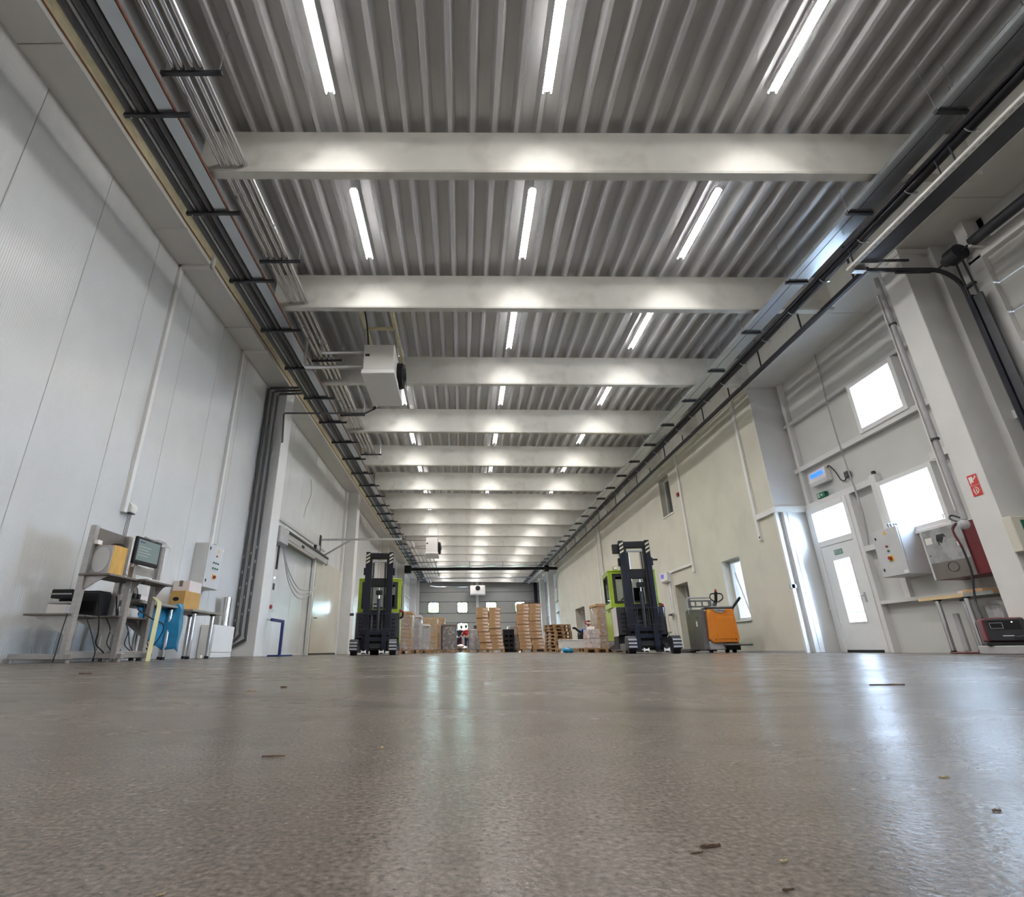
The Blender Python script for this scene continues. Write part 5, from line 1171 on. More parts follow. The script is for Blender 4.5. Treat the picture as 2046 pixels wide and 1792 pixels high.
t = thing('reach_truck', 'lime and black reach truck beside the doorway of the cream wall', 'forklift', (4.45, 13.45, 0), -0.12); reach_truck(t, False)
MB().box((-0.55, 0.05, 2.42), (-0.385, 0.16, 2.66)).build('mast_bracket', 'black', t, bev=0.01)
MB().box((0.385, 0.05, 2.22), (0.55, 0.10, 2.26)).build('camera_arm', 'black', t)

# ---------------------------------------------------------------- orange pallet truck
t = thing('stand_on_truck', 'orange and grey stand-on pallet truck below the low window', 'pallet truck', (6.15, 13.05, 0), -0.10); t.scale = (0.74, 1, 1)
MB().prism([(-0.36, 0.22), (0.40, 0.22), (0.46, 0.30), (0.42, 0.98), (-0.40, 0.98), (-0.46, 0.30)], 'Y', -0.10, 0.02).build('front_cover', 'orange', t, bev=0.03, seg=2)
MB().prism([(-0.20, 0.30), (0.36, 0.30), (0.34, 0.80), (-0.22, 0.80)], 'Y', -0.115, -0.09).build('cover_panel', 'orange', t, bev=0.012)
lg = MB().prism([(-0.26, 0.978), (-0.14, 0.90), (0.06, 0.89), (0.20, 0.978)], 'Y', -0.125, -0.10).build('emblem_plate', 'lgrey', t, bev=0.004)
q = MB()
for k in range(6): q.box((-0.13 + k * 0.045, -0.127, 0.925), (-0.10 + k * 0.045, -0.125, 0.945))
q.build('lettering', 'char', lg)['kind'] = 'stuff'
MB().prism([(-0.05, 0.95), (0.0, 0.95), (-0.025, 0.963)], 'Y', -0.127, -0.125).build('emblem', 'red', lg)
for x in (-0.28, 0.34): MB().cyl((x, -0.108, 0.29), (x, -0.10, 0.29), 0.014, 10).build('screw', 'black', t)
MB().box((-0.38, -0.112, 0.90), (-0.32, -0.10, 0.96)).build('sticker', 'yellow', t)
MB().box((-0.45, -0.06, 0.98), (0.42, 0.22, 1.02)).build('top_tray', 'char', t, bev=0.01)
MB().bar((-0.28, -0.08, 1.035), (0.34, -0.08, 1.035), 0.02, 0.02).build('grab_rail', 'lgrey', t)
MB().prism([(0.02, 0.06), (1.15, 0.06), (1.15, 1.0), (0.9, 1.05), (0.02, 0.98)], 'X', -0.60, -0.44).build('side_body', 'grey', t, bev=0.02)
MB().prism([(0.02, 0.06), (0.9, 0.06), (0.9, 0.95), (0.02, 0.95)], 'X', -0.44, 0.40).build('body', 'grey', t, bev=0.02)
MB().box((-0.46, -0.04, 0.06), (0.02, 0.10, 0.25)).build('lower_shell', 'lgrey', t, bev=0.02)
MB().box((0.02, -0.02, 0.06), (0.48, 0.10, 0.22)).build('lower_shell', 'char', t, bev=0.02)
MB().box((-0.06, -0.34, 0.155), (0.70, -0.02, 0.20)).build('foot_platform', 'grey', t, bev=0.02)
MB().box((-0.605, 0.30, 0.60), (-0.60, 0.38, 0.72)).build('label_plate', 'paper', t); MB().cyl((-0.605, 0.25, 0.80), (-0.598, 0.25, 0.80), 0.025, 10).build('key_switch', 'black', t)
MB().tube([(-0.10, 0.10, 1.0), (-0.06, 0.06, 1.10), (-0.03, 0.0, 1.16)], 0.07, 10, 0.05).build('tiller_boot', 'grey', t, smooth=True)
MB().tube([(-0.03, 0.0, 1.14), (-0.01, -0.06, 1.38)], 0.045, 10).build('tiller_head', 'black', t, smooth=True)
MB().ball((-0.01, -0.06, 1.40), (0.035, 0.035, 0.045), 12, 8).build('belly_button', 'red', t, smooth=True)
for s in (-1, 1): MB().tube(smooth_pts([(-0.02 + s * 0.03, -0.05, 1.34), (-0.02 + s * 0.15, -0.06, 1.33), (-0.02 + s * 0.20, -0.06, 1.28), (-0.02 + s * 0.18, -0.05, 1.21), (-0.02 + s * 0.04, -0.03, 1.14)], 5), 0.016, 8).build('tiller_grip', 'black', t, smooth=True)
bf = wall_cells(MB(), 'Y', 0.80, 0.83, -0.60, 0.20, 1.08, 1.26, [(-0.53, -0.36, 1.12, 1.22), (-0.31, -0.14, 1.12, 1.22), (-0.09, 0.08, 1.12, 1.22)]).build('backrest_plate', 'grey', t, bev=0.006)
MB().tube([(-0.60, 0.81, 0.9), (-0.62, 0.81, 1.25), (-0.58, 0.81, 1.32), (0.18, 0.81, 1.32)], 0.022, 8).build('backrest_rail', 'lgrey', t, smooth=True)
MB().bar((0.44, 0.05, 0.98), (0.74, 0.0, 1.24), 0.11, 0.05).build('side_arm', 'black', t)
MB().box((0.40, 0.0, 0.94), (0.50, 0.10, 1.06)).build('arm_hinge', 'lgrey', t, bev=0.01)
for x in (-0.4, 0.1, 0.32): MB().cyl((x - 0.04, 0.1, 0.07), (x + 0.04, 0.1, 0.07), 0.07, 14).build('wheel', 'rubber', t, smooth=True)
for x in (-0.40, 0.16): MB().box((x - 0.09, 1.1, 0.03), (x + 0.09, 2.3, 0.10)).build('fork', 'grey', t, bev=0.01)

# ---------------------------------------------------------------- black powered pallet truck far right
t = thing('pallet_truck', 'black powered pallet truck with a red tiller head and blue cloth on top', 'pallet truck', (5.30, 23.6, 0), 0.1)
MB().prism([(-0.26, 0.10), (0.26, 0.10), (0.28, 0.75), (0.20, 0.84), (-0.22, 0.84), (-0.27, 0.70)], 'Y', 0, 0.5).build('body', 'black', t, bev=0.05, seg=2)
MB().box((-0.07, -0.012, 0.55), (0.09, 0.0, 0.59)).build('emblem', 'lgrey', t)
MB().tube([(0.10, 0.1, 0.84), (0.12, 0.0, 1.12)], 0.045, 8).build('tiller', 'red', t, smooth=True)
MB().tube([(0.12 + 0.16 * math.cos(a * PI / 8), -0.02, 1.18 + 0.07 * math.sin(a * PI / 8)) for a in range(17)], 0.025, 6).build('tiller_head', 'red', t, smooth=True)
MB().ball((0.12, -0.02, 1.24), 0.05, 10, 6).build('stop_button', 'red', t)
MB().tube(smooth_pts([(-0.22, 0.1, 0.80), (-0.38, 0.0, 0.86), (-0.52, -0.05, 0.96), (-0.62, -0.05, 0.95)]), 0.045, 8).build('side_arm', 'black', t, smooth=True)
MB().box((0.25, 0.05, 0.70), (0.55, 0.35, 0.80)).build('red_cover', 'red', t, bev=0.03)
for x in (-0.2, 0.2): MB().box((x - 0.08, 0.5, 0.04), (x + 0.08, 1.6, 0.11)).build('fork', 'char', t)
for x in (-0.15, 0.15): MB().cyl((x - 0.04, 0.2, 0.1), (x + 0.04, 0.2, 0.1), 0.1, 14).build('wheel', 'rubber', t)
V = MB(); random.seed(4)
for i in range(7):
    for j in range(7): V.v.append(Vector((5.30 - 0.25 + 0.065 * i, 23.55 + 0.06 * j, 0.86 + 0.07 * math.sin(1.3 * i + 0.8) * math.cos(1.1 * j) + 0.04 * random.random() + (-0.10 if i in (0, 6) else 0))))
V.f += [(i * 7 + j, i * 7 + j + 1, (i + 1) * 7 + j + 1, (i + 1) * 7 + j) for i in range(6) for j in range(6)]
o = V.build('blue_cloth', 'cloth', None, smooth=True); sd = o.modifiers.new('thick', 'SOLIDIFY'); sd.thickness = 0.03; tag(o, 'crumpled blue cloth lying on top of the black pallet truck', 'cloth')

# ---------------------------------------------------------------- pallets
_bd = {'deck': MB().box((-0.6, -0.05, 0.122), (0.6, 0.05, 0.144)).mesh('deck_board', 'wood', bev=0.002),
       'deckw': MB().box((-0.6, -0.0725, 0.122), (0.6, 0.0725, 0.144)).mesh('deck_board', 'wood', bev=0.002),
       'str': MB().box((-0.0725, -0.4, 0.10), (0.0725, 0.4, 0.122)).mesh('stringer_board', 'wood'),
       'blk': MB().box((-0.0725, -0.05, 0.022), (0.0725, 0.05, 0.10)).mesh('block', 'wood', bev=0.002),
       'blkw': MB().box((-0.0725, -0.0725, 0.022), (0.0725, 0.0725, 0.10)).mesh('block', 'wood', bev=0.002),
       'bot': MB().box((-0.6, -0.05, 0), (0.6, 0.05, 0.022)).mesh('bottom_board', 'wood', bev=0.002)}
def pallet(label, loc, rz=0.0, group=None):
    t = thing('wooden_pallet', label, 'pallet', loc, rz, group)
    for y, k in ((-0.3275, 'deckw'), (-0.165, 'deck'), (0, 'deckw'), (0.165, 'deck'), (0.3275, 'deckw')): put(_bd[k], 'deck_board', t, (0, y, 0))
    for x in (-0.5275, 0, 0.5275):
        put(_bd['str'], 'stringer_board', t, (x, 0, 0))
        for y, k in ((-0.35, 'blk'), (0, 'blkw'), (0.35, 'blk')): put(_bd[k], 'block', t, (x, y, 0))
    for y in (-0.35, 0, 0.35): put(_bd['bot'], 'bottom_board', t, (0, y, 0))
    return t
for k in range(8):
    pallet(f'bare wooden pallet, {NTH[k]} from the floor in the stack by the black pallet truck', (4.28 + random.uniform(-.03, .03), 24.9 + random.uniform(-.03, .03), 0.1445 * k), 0.25 + PI / 2 + random.uniform(-.03, .03), 'stack of bare pallets')

# ---------------------------------------------------------------- two tall stacks of printed cartons
cbm = MB().box((-0.295, -0.39, 0.0), (0.295, 0.39, 0.163)).mesh('body', 'card', bev=0.006)
clm3 = MB().box((-0.299, -0.394, 0.125), (0.299, 0.394, 0.165)).mesh('lid', 'card', bev=0.004)
q = MB()
for a, b, z0, z1 in ((0.02, 0.10, 0.10, 0.115), (0.03, 0.28, 0.072, 0.098), (0.06, 0.27, 0.045, 0.066), (0.12, 0.27, 0.022, 0.040), (0.16, 0.27, 0.098, 0.12)): q.box((a, -0.397, z0), (b, -0.3945, z1))
prm = q.mesh('front_print', 'print')
def carton_stack(x, y, n, nm, rz):
    pallet(f'wooden pallet under the {nm} stack of printed cartons', (x, y, 0), rz)
    R_ = rotz(rz)
    for c_, cn in ((-0.297, 'left'), (0.297, 'right')):
        for k in range(n[0] if c_ < 0 else n[1]):
            lean = (0.10 * math.sin(k / 12 * PI * 0.9)) * -1 + (0.10 if nm == 'left' else 0.02) * (1 - k / 12)
            p = R_ @ Vector((c_ * 1.02 + lean - 0.1 + random.uniform(-.02, .02), random.uniform(-.03, .03), 0)) + Vector((x, y, 0.145 + 0.1665 * k))
            t = thing('printed_carton', f'brown carton with white print, {cn} column, {NTH[k]} from the pallet in the {nm} tall stack', 'box', p, rz + random.uniform(-.02, .02), f'printed cartons of the {nm} tall stack')
            put(cbm, 'body', t); put(clm3, 'lid', t); put(prm, 'front_print', t)
carton_stack(1.45, 27.9, (12, 12), 'left', -0.02)
carton_stack(3.50, 27.8, (13, 13), 'right', -0.02)
o = MB().box((3.05, 27.45, 2.315), (3.85, 28.1, 2.36)).build('dark_sheet', 'black', None, bev=0.01); tag(o, 'dark sheet lying on top of the right tall carton stack', 'sheet')
# ---------------------------------------------------------------- wrapped loads
def load(nm, lab, x, y, w, d, z0, h, base, film='film', layers=0, cap=None, rz=0.0):
    t = thing(nm, lab, 'wrapped load', (x, y, z0), rz)
    if layers:
        lh = h / layers; cm_ = MB().box((-w / 2, -d / 2, 0.004), (w / 2, d / 2, lh - 0.004)).mesh('carton_layer', base, bev=0.008)
        for k in range(layers): put(cm_, 'carton_layer', t, (random.uniform(-.012, .012), random.uniform(-.01, .01), k * lh))
    else: MB().box((-w / 2, -d / 2, 0), (w / 2, d / 2, h)).build('load_body', base, t, bev=0.03)
    # loose film skin: grid around the load pushed in and out
    q = MB(); n, rws = 28, 9; per = []
    for i in range(n):
        a = 2 * PI * i / n; cx_, sy_ = math.cos(a), math.sin(a); k = 1 / max(abs(cx_), abs(sy_)); per.append((cx_ * k, sy_ * k))
    for r_ in range(rws):
        for (px, py) in per:
            o_ = 0.012 + 0.022 * random.random()
            q.v.append(Vector((px * (w / 2 + o_), py * (d / 2 + o_), h * 0.985 * r_ / (rws - 1))))
    q.f += [(r_ * n + i, r_ * n + (i + 1) % n, (r_ + 1) * n + (i + 1) % n, (r_ + 1) * n + i) for r_ in range(rws - 1) for i in range(n)]
    q.build('stretch_film', film, t, smooth=True)
    if cap: MB().box((-w / 2 - 0.02, -d / 2 - 0.02, h), (w / 2 + 0.02, d / 2 + 0.02, h + 0.10)).build('top_tray', cap, t, bev=0.01)
    return t
random.seed(21)
def wl2(nm, lab, x, y, w, d, h, base, film='film', layers=0, cap=None, rz=0.0, plab=None):
    pallet(plab, (x, y, 0), rz if w >= d else rz + PI / 2)
    return load(nm, lab, x, y, w, d, 0.146, h, base, film, layers, cap, rz)
wl2('wrapped_load', 'tall brown carton load in clear film, beside the left reach truck', -2.30, 20.6, 0.80, 1.15, 1.22, 'card', layers=9, cap='card', plab='wooden pallet under the tall film wrapped carton load by the left truck')
wl2('wrapped_load', 'narrow silvery wrapped load with a pale top behind the brown one', -2.12, 22.4, 0.80, 1.15, 1.20, 'film2', film='film2', cap='whitecard', plab='wooden pallet under the narrow silvery load at left')
wl2('wrapped_load', 'low silvery wrapped load standing nearest in the left row', -1.78, 23.9, 0.60, 1.1, 0.92, 'film2', film='film2', cap='whitecard', plab='wooden pallet under the low silvery load in the left row')
wl2('wrapped_load', 'ochre carton load under loose film in the left row', -1.72, 27.2, 0.85, 1.15, 1.45, 'card2', layers=5, plab='wooden pallet under the ochre carton load')
wl2('wrapped_load', 'taller ochre carton load at the back of the left row', -1.62, 31.0, 1.15, 0.80, 1.70, 'card2', layers=4, plab='wooden pallet under the taller ochre load at the back')
wl2('wrapped_load', 'brown carton load with pale taped edges right of the ochre ones', -1.52, 29.0, 0.70, 1.15, 1.22, 'card', layers=10, plab='wooden pallet under the load with taped edges')
wl2('wrapped_load', 'grey brown load with a dark lid near the two workers', -0.74, 29.3, 0.76, 1.15, 1.15, 'board', layers=6, cap='board', plab='wooden pallet under the grey brown load near the workers')
wl2('wrapped_load', 'bulging clear wrapped load left of the tall carton stacks', 0.78, 29.8, 0.95, 0.80, 1.02, 'film2', film='film2', layers=0, plab='wooden pallet under the bulging wrapped load')
wl2('wrapped_load', 'clear wrapped load between the two tall carton stacks', 2.78, 29.2, 0.80, 1.1, 1.15, 'film2', film='film2', plab='wooden pallet under the wrapped load between the stacks')
wl2('wrapped_load', 'large film wrapped brown load with an open tray on top, behind the right truck', 5.52, 20.9, 1.0, 1.1, 1.46, 'card', layers=7, cap='card', plab='wooden pallet under the large load behind the right truck')
wl2('wrapped_load', 'low crinkled white wrapped load in front of the black pallet truck', 4.56, 19.6, 0.40, 0.8, 0.62, 'print', film='film', layers=4, plab='wooden pallet under the low white wrapped load')
o = MB().box((4.47, 19.42, 0.772), (4.66, 19.8, 0.86)).build('white_tray', 'white', None, bev=0.01); tag(o, 'white tray lying on the low crinkled wrapped load', 'tray')
# dark crates
for k, (x, y, z, l) in enumerate(((0.72, 29.8, 1.17, 'left'), (1.06, 29.75, 1.17, 'right'))):
    t = thing('plastic_crate', f'dark brown plastic crate on the bulging wrapped load, {l} one', 'crate', (x, y, z), 0, 'dark crates on the wrapped load')
    wall_cells(MB(), 'Y', -0.2, -0.18, -0.16, 0.16, 0, 0.20, [(-0.12, -0.02, 0.05, 0.09), (0.02, 0.12, 0.05, 0.09), (-0.12, -0.02, 0.12, 0.16), (0.02, 0.12, 0.12, 0.16)]).build('front', 'board', t)
    q = MB(); q.box((-0.16, -0.18, 0), (-0.14, 0.2, 0.20)); q.box((0.14, -0.18, 0), (0.16, 0.2, 0.20)); q.box((-0.14, 0.18, 0), (0.14, 0.2, 0.2)); q.box((-0.14, -0.18, 0), (0.14, 0.18, 0.02)); q.build('crate_shell', 'black', t)
for k in range(5):
    t = thing('plastic_crate', f'black plastic crate, {NTH[k]} from the floor behind the left carton stack', 'crate', (2.32, 28.36, 0.22 * k), 0, 'black crates behind the carton stack')
    wall_cells(MB(), 'Y', -0.2, -0.18, -0.28, 0.28, 0, 0.215, [(-0.2, -0.04, 0.07, 0.15), (0.04, 0.2, 0.07, 0.15)]).build('front', 'black', t)
    q = MB(); q.box((-0.28, -0.18, 0), (-0.26, 0.2, 0.215)); q.box((0.26, -0.18, 0), (0.28, 0.2, 0.215)); q.box((-0.26, 0.18, 0), (0.26, 0.2, 0.215)); q.box((-0.26, -0.18, 0), (0.26, 0.18, 0.02)); q.build('crate_shell', 'black', t)
# white ribbed crate and blue bag by the pallets
pallet('wooden pallet under the white ribbed crate', (4.35, 22.2, 0), 0.05)
t = thing('white_crate', 'white ribbed plastic crate in front of the bare pallets', 'crate', (4.32, 22.1, 0.146), 0.05)
MB().box((-0.47, -0.29, 0), (0.47, 0.29, 0.32)).build('shell', 'white', t, bev=0.01)
rb = MB().box((-0.008, -0.30, 0.03), (0.008, -0.289, 0.29)).mesh('rib', 'white')
for k in range(20): put(rb, 'rib', t, (-0.40 + 0.042 * k, 0, 0))
MB().box((-0.49, -0.31, 0.29), (0.49, 0.31, 0.33)).build('rim', 'white', t, bev=0.006); MB().box((-0.42, -0.2895, 0.03), (0.42, -0.2885, 0.29)).build('recess', 'lgrey', t)
q = MB(); q.ball((0, 0, 0.07), (0.20, 0.12, 0.09), 18, 10)
for p in q.v: p += Vector((0.02 * math.sin(40 * p.y + 11 * p.x), 0, 0.018 * math.sin(35 * p.x + 20 * p.y))); p.z = max(p.z, 0.002)
o = q.build('blue_sack', 'blue', None, smooth=True, loc=(3.42, 18.3, 0)); tag(o, 'small blue plastic sack lying on the floor before the white crate', 'bag')
q = MB().prism([(-0.22, 0.0), (-0.10, 0.0), (-0.17, 0.10)], 'Y', -0.05, 0.02).build('white_flap', 'paper', o)
# small things behind the right truck
t = thing('stool', 'small pale stool with a folded carton behind the right reach truck', 'stool', (5.75, 15.9, 0))
MB().box((-0.2, -0.2, 0.52), (0.22, 0.2, 0.56)).build('seat', 'lgrey', t, bev=0.01)
for x in (-0.16, 0.18):
    for y in (-0.15, 0.15): MB().bar((x, y, 0), (x * 0.8, y * 0.8, 0.52), 0.025).build('leg', 'lgrey', t)
o = MB().prism([(5.58, 0.565), (5.88, 0.565), (5.86, 0.92), (5.76, 1.02), (5.62, 0.96)], 'Y', 15.9, 15.95).build('folded_carton', 'card'); tag(o, 'folded brown carton standing on the pale stool', 'box')
o = MB().box((5.72, 14.6, 0), (6.1, 15.4, 0.06)).build('dark_mat', 'board', None, bev=0.01); tag(o, 'flat dark board on the floor before the doorway', 'board')
o = MB().tube([(XO - 0.002, 24.3, 1.75), (XO - 0.12, 24.3, 1.75), (XO - 0.12, 23.2, 1.82)], 0.03, 7).build('wall_hook', 'lgrey'); tag(o, 'grey hook rail on the cream wall behind the right truck', 'hook')

# ---------------------------------------------------------------- the two workers
def skin_body(name, joints, edges, parent, material, sub=1):
    me = bpy.data.meshes.new(name); me.from_pydata([j[0] for j in joints], edges, []); me.update()
    o = bpy.data.objects.new(name + '_s', me); C.objects.link(o)
    md = o.modifiers.new('skin', 'SKIN'); md.use_smooth_shade = True
    sv = me.skin_vertices[0].data
    for i, j in enumerate(joints):
        r_ = j[1]; sv[i].radius = (r_, r_) if not isinstance(r_, tuple) else r_
    sv[0].use_root = True
    s2_ = o.modifiers.new('sub', 'SUBSURF'); s2_.levels = sub; s2_.render_levels = sub
    dg = bpy.context.evaluated_depsgraph_get(); ev = o.evaluated_get(dg)
    nm = bpy.data.meshes.new_from_object(ev); nm.name = name; bpy.data.objects.remove(o)
    nm.materials.clear(); nm.materials.append(M[material])
    nm.polygons.foreach_set('use_smooth', [True] * len(nm.polygons))
    return put(nm, name, parent)
def worker(t, lean, arm_l, arm_r, top, bow):
    """figure about 1.72 m tall seen from behind; lean = hip-to-neck shift, bow = head shift"""
    hp, nk = Vector((0, 0, 0.95)), Vector((lean[0], lean[1], 1.43))
    sh = nk - Vector((0, 0, 0.06)); hd = nk + Vector(bow)
    J = [(hp, (0.15, 0.11)), (hp.lerp(nk, 0.4), (0.145, 0.10)), (hp.lerp(nk, 0.78), (0.165, 0.11)), (sh, (0.12, 0.09)), (nk.lerp(hd, 0.25), 0.055)]
    E_ = [(0, 1), (1, 2), (2, 3), (3, 4)]
    for s, arm in ((-1, arm_l), (1, arm_r)):
        b = len(J); J += [(sh + Vector((s * 0.19, 0, -0.02)), 0.07), (Vector(arm[0]), 0.052), (Vector(arm[1]), 0.04)]; E_ += [(3, b), (b, b + 1), (b + 1, b + 2)]
    for s in (-1, 1):
        b = len(J); J += [(Vector((s * 0.10, 0, 0.86)), 0.095), (Vector((s * 0.11, -0.03, 0.48)), 0.068), (Vector((s * 0.12, 0.02, 0.08)), 0.045), (Vector((s * 0.13, -0.10, 0.04)), 0.038)]; E_ += [(0, b), (b, b + 1), (b + 1, b + 2), (b + 2, b + 3)]
    body = skin_body('body', J, E_, t, 'skinp')
    # clothes: jacket and trousers follow the same skeleton, slightly fuller
    up = [(J[0][0] + Vector((0, 0, -0.02)), (0.17, 0.13)), (J[1][0], (0.165, 0.12)), (J[2][0], (0.18, 0.125)), (J[3][0], (0.13, 0.10)), (J[3][0].lerp(J[4][0], 0.7), 0.065)]; UE = [(0, 1), (1, 2), (2, 3), (3, 4)]
    for b0, arm in ((5, arm_l), (8, arm_r)):
        b = len(up); up += [(J[b0][0], 0.085), (J[b0 + 1][0], 0.066), (J[b0 + 1][0].lerp(J[b0 + 2][0], 0.85), 0.05)]; UE += [(3, b), (b, b + 1), (b + 1, b + 2)]
    skin_body('jacket', up, UE, t, top)
    lo = [(J[0][0], (0.165, 0.125))]; LE = []
    for b0 in (11, 15):
        b = len(lo); lo += [(J[b0][0], 0.11), (J[b0 + 1][0], 0.085), (J[b0 + 2][0] + Vector((0, 0, 0.03)), 0.068)]; LE += [(0, b), (b, b + 1), (b + 1, b + 2)]
    skin_body('trousers', lo, LE, t, 'denim')
    for b0 in (13, 17): MB().ball(J[b0][0] + Vector((0, -0.05, -0.035)), (0.05, 0.13, 0.045), 12, 8).build('shoe', 'black', t, smooth=True)
    h_ = MB().ball(hd, (0.075, 0.095, 0.115), 16, 12); h_.build('head', 'skinp', t, smooth=True)
    MB().ball(hd + Vector((0, 0.018, 0.025)), (0.082, 0.098, 0.105), 16, 12).build('hair', 'hair', t, smooth=True)
    q = MB(); q.ball(hd + Vector((0, -0.098, -0.005)), (0.016, 0.022, 0.025), 8, 6); q.build('nose', 'skinp', t)
    for s in (-1, 1):
        MB().ball(hd + Vector((s * 0.03, -0.084, 0.015)), (0.012, 0.008, 0.008), 8, 6).build('eye', 'white', t); MB().ball(hd + Vector((s * 0.078, 0.0, -0.005)), (0.012, 0.022, 0.032), 8, 6).build('ear', 'skinp', t)
    MB().ball(hd + Vector((0, -0.082, -0.055)), (0.026, 0.010, 0.007), 8, 6).build('mouth', 'red', t)
    for s, b0 in ((-1, 7), (1, 10)):
        w = J[b0][0]; d_ = (J[b0][0] - J[b0 - 1][0]).normalized(); sd_ = d_.cross(Vector((0, 1, 0))).normalized()
        hj = [(w, 0.030), (w + d_ * 0.08, (0.038, 0.018))]; he = [(0, 1)]
        for k in range(4):
            b = len(hj); off = sd_ * (k - 1.5) * 0.02; L1 = (0.05, 0.06, 0.058, 0.045)[k]
            hj += [(w + d_ * 0.10 + off, 0.010), (w + d_ * (0.10 + L1 * 0.6) + off + Vector((0, -0.012, 0)), 0.009), (w + d_ * (0.10 + L1) + off + Vector((0, -0.03, 0)), 0.008)]; he += [(1, b), (b, b + 1), (b + 1, b + 2)]
        b = len(hj); hj += [(w + d_ * 0.04 + sd_ * 0.04 * -s, 0.011), (w + d_ * 0.085 + sd_ * 0.055 * -s, 0.009)]; he += [(0, b), (b, b + 1)]
        skin_body('hand', hj, he, t, 'skinp')
t = thing('person', 'person in a navy jacket bending to the right with one elbow out', 'person', (-0.36, 38.0, 0), PI * 0.92)
worker(t, (-0.14, -0.10), ((-0.50, -0.20, 1.12), (-0.42, -0.42, 0.98)), ((0.34, -0.05, 1.10), (0.20, -0.16, 0.90)), 'denim', (-0.05, -0.08, 0.17))
t = thing('person', 'person in a red shirt and navy trousers standing beside the one in navy', 'person', (0.27, 37.6, 0), PI * 1.04)
worker(t, (0.04, -0.06), ((-0.30, -0.06, 1.08), (-0.26, -0.30, 1.02)), ((0.31, -0.04, 1.10), (0.28, -0.30, 1.04)), 'shirt', (0.03, -0.06, 0.19))
t = thing('red_machine', 'red floor machine behind the person in navy', 'machine', (-0.78, 38.9, 0))
MB().box((-0.5, -0.3, 0.12), (0.7, 0.4, 0.95)).build('body', 'red', t, bev=0.06, seg=2); MB().box((-0.45, -0.32, 0.92), (0.65, 0.42, 1.02)).build('cover', 'char', t, bev=0.02)
for x in (-0.35, 0.55): MB().cyl((x, -0.3, 0.14), (x, 0.4, 0.14), 0.14, 16).build('wheel', 'rubber', t, smooth=True)
MB().box((0.05, -0.35, 0.5), (0.25, -0.30, 0.8)).build('black_grille', 'black', t)
pl = pallet('pale wooden pallet carrying white sacks in front of the workers', (-0.40, 33.0, 0))
random.seed(8)
for k in range(5):
    q = MB(); q.ball((0, 0, 0.09), (0.24, 0.28, 0.09), 16, 10)
    for p in q.v: p.z += 0.02 * math.sin(14 * p.x + 9 * p.y)
    l = ('leftmost', 'second from the left', 'middle', 'second from the right', 'rightmost')[k]
    o = q.build('white_sack', 'paper' if k else 'print', None, smooth=True, loc=(-0.80 + 0.20 * k, 33.0 - 0.1 * (k % 2), 0.165 + 0.10 * (k % 2))); tag(o, f'white sack on the pale pallet before the workers, {l}', 'sack', 'white sacks on the pale pallet')

# ---------------------------------------------------------------- wood splinters and crumbs on the floor
def splinter(x, y, L, w, ang, m_, lab):
    q = MB(); n = 7; V = []
    for i in range(n):
        u = i / (n - 1); ww = w * (0.35 + 0.65 * math.sin(PI * min(1, u * 0.9 + 0.12))) * random.uniform(0.7, 1.2); off = random.uniform(-.2, .2) * w
        V += [(L * (u - .5), off - ww / 2, 0), (L * (u - .5), off + ww / 2, 0), (L * (u - .5), off + ww / 3, w * random.uniform(.35, .7)), (L * (u - .5), off - ww / 3, w * random.uniform(.3, .6))]
    q.add(V, [(i * 4 + j, i * 4 + (j + 1) % 4, i * 4 + 4 + (j + 1) % 4, i * 4 + 4 + j) for i in range(n - 1) for j in range(4)] + [(0, 1, 2, 3), (24, 25, 26, 27)])
    o = q.build('wood_splinter', m_, None, loc=(x, y, 0.0003)); o.rotation_euler = (0, 0, ang); tag(o, lab, 'splinter', 'wood splinters on the floor')
random.seed(14)
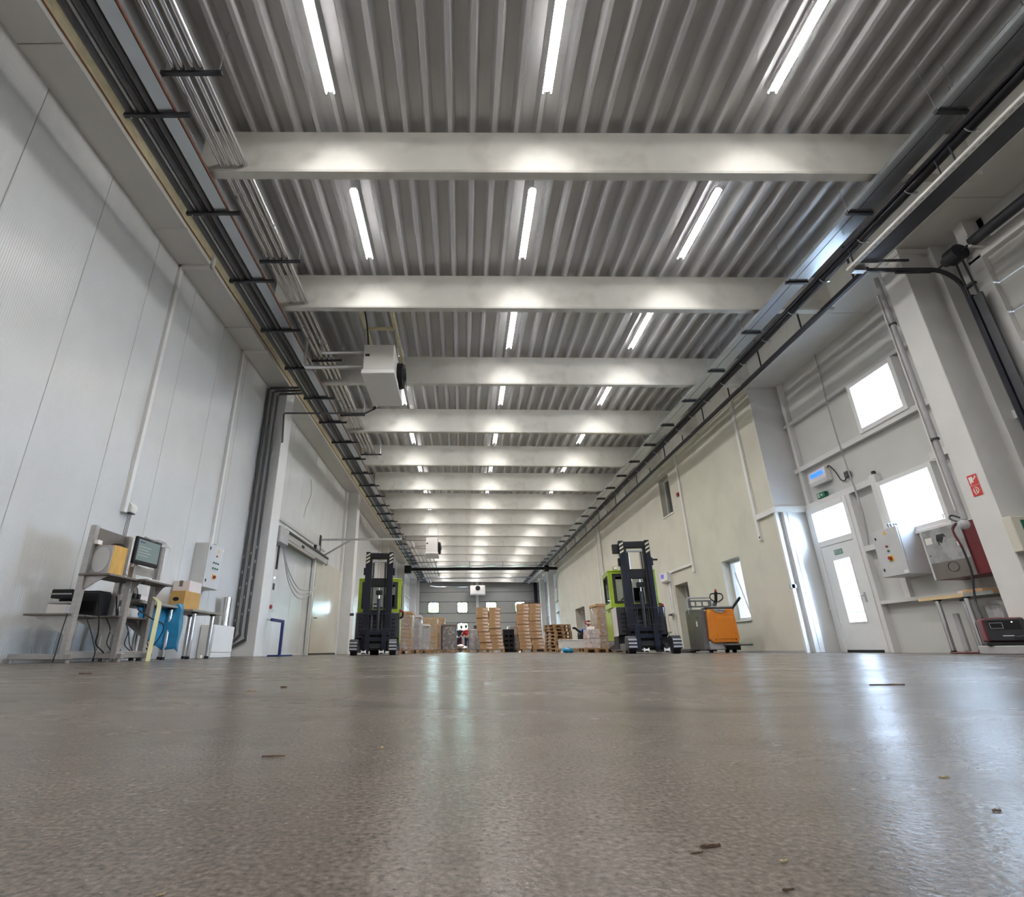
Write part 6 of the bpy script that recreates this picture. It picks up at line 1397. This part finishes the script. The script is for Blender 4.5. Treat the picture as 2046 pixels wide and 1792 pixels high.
SPL = [(-0.180, 0.560, .021, .0022, .15, 'oldwood', 'long thin dark splinter below the left stands, in the middle of the left floor'),
 (-0.0745, 0.236, .0065, .0012, .4, 'chip', 'pale yellowish splinter on the near floor left of centre'),
 (-0.0415, 0.209, .0045, .0028, .0, 'oldwood', 'small dark round clod on the near floor left of centre'),
 (-0.0118, 0.230, .0030, .0014, .2, 'oldwood', 'tiny dark chip right of the dark clod'),
 (-0.520, 0.560, .0110, .0018, .1, 'oldwood', 'short dark splinter at the far left of the floor'),
 (-0.375, 0.443, .0120, .0010, .02, 'oldwood', 'thin straight dark splinter at left, nearer than the short one'),
 (-0.540, 1.45, .022, .0050, .05, 'chip', 'pale flat splinter far out on the left floor'),
 (-0.500, 1.58, .018, .0060, .0, 'oldwood', 'dark flat splinter just behind the pale flat one'),
 (-1.85, 2.75, .062, .008, .05, 'oldwood', 'long dark sliver on the floor before the left benches'),
 (-0.198, 0.250, .0060, .0016, -.3, 'oldwood', 'curved brown splinter low in the left floor'),
 (-0.124, 0.262, .0035, .0010, .6, 'chip', 'tiny yellow crumb of wood on the near floor'),
 (-0.085, 0.600, .0060, .0030, .1, 'chip', 'small square pale chip in the middle of the floor'),
 (0.122, 0.312, .0105, .0022, .1, 'oldwood', 'brown forked splinter on the near floor right of centre'),
 (0.112, 0.304, .0070, .0010, .25, 'oldwood', 'thin offshoot lying beside the forked splinter'),
 (0.056, 0.248, .0040, .0020, .3, 'chip', 'pale wedge shaped chip on the near floor'),
 (0.1315, 0.262, .0050, .0012, .1, 'oldwood', 'small brown sliver nearer than the forked splinter'),
 (0.108, 0.232, .0046, .0014, -.1, 'oldwood', 'dark brown flake low on the right floor'),
 (0.362, 0.455, .0075, .0016, -.1, 'chip', 'pale sliver left of the bright window reflection'),
 (0.318, 0.368, .0055, .0018, .0, 'oldwood', 'dark chip beside the bright window reflection'),
 (0.424, 0.376, .0090, .0018, -.1, 'oldwood', 'brown splinter right of the bright window reflection'),
 (1.10, 1.48, .088, .006, -.05, 'oldwood', 'long brown stick across the bright window reflection'),
 (0.158, 0.205, .0056, .0022, -.2, 'oldwood', 'dark flake at the bottom right of the floor'),
 (0.630, 0.515, .0130, .0030, -.05, 'oldwood', 'brown splinter at the far right of the floor'),
 (0.147, 0.292, .0042, .0014, .1, 'chip', 'pale crumb right of the forked splinter')]
for s in SPL: splinter(*s)
cr_ = MB(); random.seed(31)
for k in range(650):
    d = 0.17 + 2.2 * random.random() ** 2.2; a = random.uniform(-0.85, 0.95); x, y = d * a, d; r_ = random.uniform(0.0003, 0.0009) * (0.6 + d * 1.0)
    n = len(cr_.v); cr_.v += [Vector((x - r_, y, 0)), Vector((x + r_ * .8, y - r_ * .5, 0)), Vector((x + r_ * .3, y + r_, 0)), Vector((x, y, r_ * .55))]; cr_.f += [(n, n + 1, n + 3), (n + 1, n + 2, n + 3), (n + 2, n, n + 3)]
o = cr_.build('floor_crumbs', 'top'); o['kind'] = 'stuff'; tag(o, 'fine crumbs of grit and wood dust strewn over the near floor', 'crumbs')

# ---------------------------------------------------------------- outside: trees beyond the far doors, neighbour hall on the right
for k, (x, y, h, r) in enumerate(((-5.2, 66, 7.5, 3.0), (-0.8, 64, 6.5, 2.8), (3.4, 67, 8.0, 3.2), (8.0, 65, 7.0, 3.0), (-9.5, 69, 8, 3.2))):
    l = ('behind the left door windows', 'behind the left door near the middle post', 'behind the right door near the middle post', 'behind the rightmost door windows', 'at the far left outside')[k]
    t = thing('broad_tree', f'bright green leafy tree outside {l}', 'tree', (x, y, -0.05))
    MB().cyl((0, 0, 0), (0.1, 0, h * 0.6), 0.22, 10, 0.10).build('trunk', 'bark', t)
    lf = MB(); random.seed(40 + k)
    for i in range(900):
        a, b, u = random.uniform(0, 2 * PI), random.uniform(-1, 1), random.random() ** 0.4
        c_ = Vector((r * u * math.cos(a) * math.sqrt(1 - b * b), r * u * math.sin(a) * math.sqrt(1 - b * b), h * 0.52 + h * 0.46 * u * b)); s = random.uniform(0.18, 0.36)
        e1 = Vector((random.uniform(-1, 1), random.uniform(-1, 1), random.uniform(-1, 1))).normalized() * s; e2 = e1.orthogonal().normalized() * s * 0.6
        lf.add([c_ - e1, c_ + e2, c_ + e1, c_ - e2], [(0, 1, 2, 3)])
    o = lf.build('crown', 'leaf', t); o['kind'] = 'stuff'
nb = thing('neighbour_hall', 'pale neighbouring hall seen through the right windows', 'building', (34, 34, -0.05))
MB().box((-22, 0, 0), (26, 20, 20)).build('wall', 'facade', nb)
MB().box((-22, -0.25, 17.0), (26, 0, 17.45)).build('eaves_trim', 'lilac', nb); MB().box((-22, -0.25, 1.95), (26, 0, 2.45)).build('plinth_trim', 'lilac', nb)
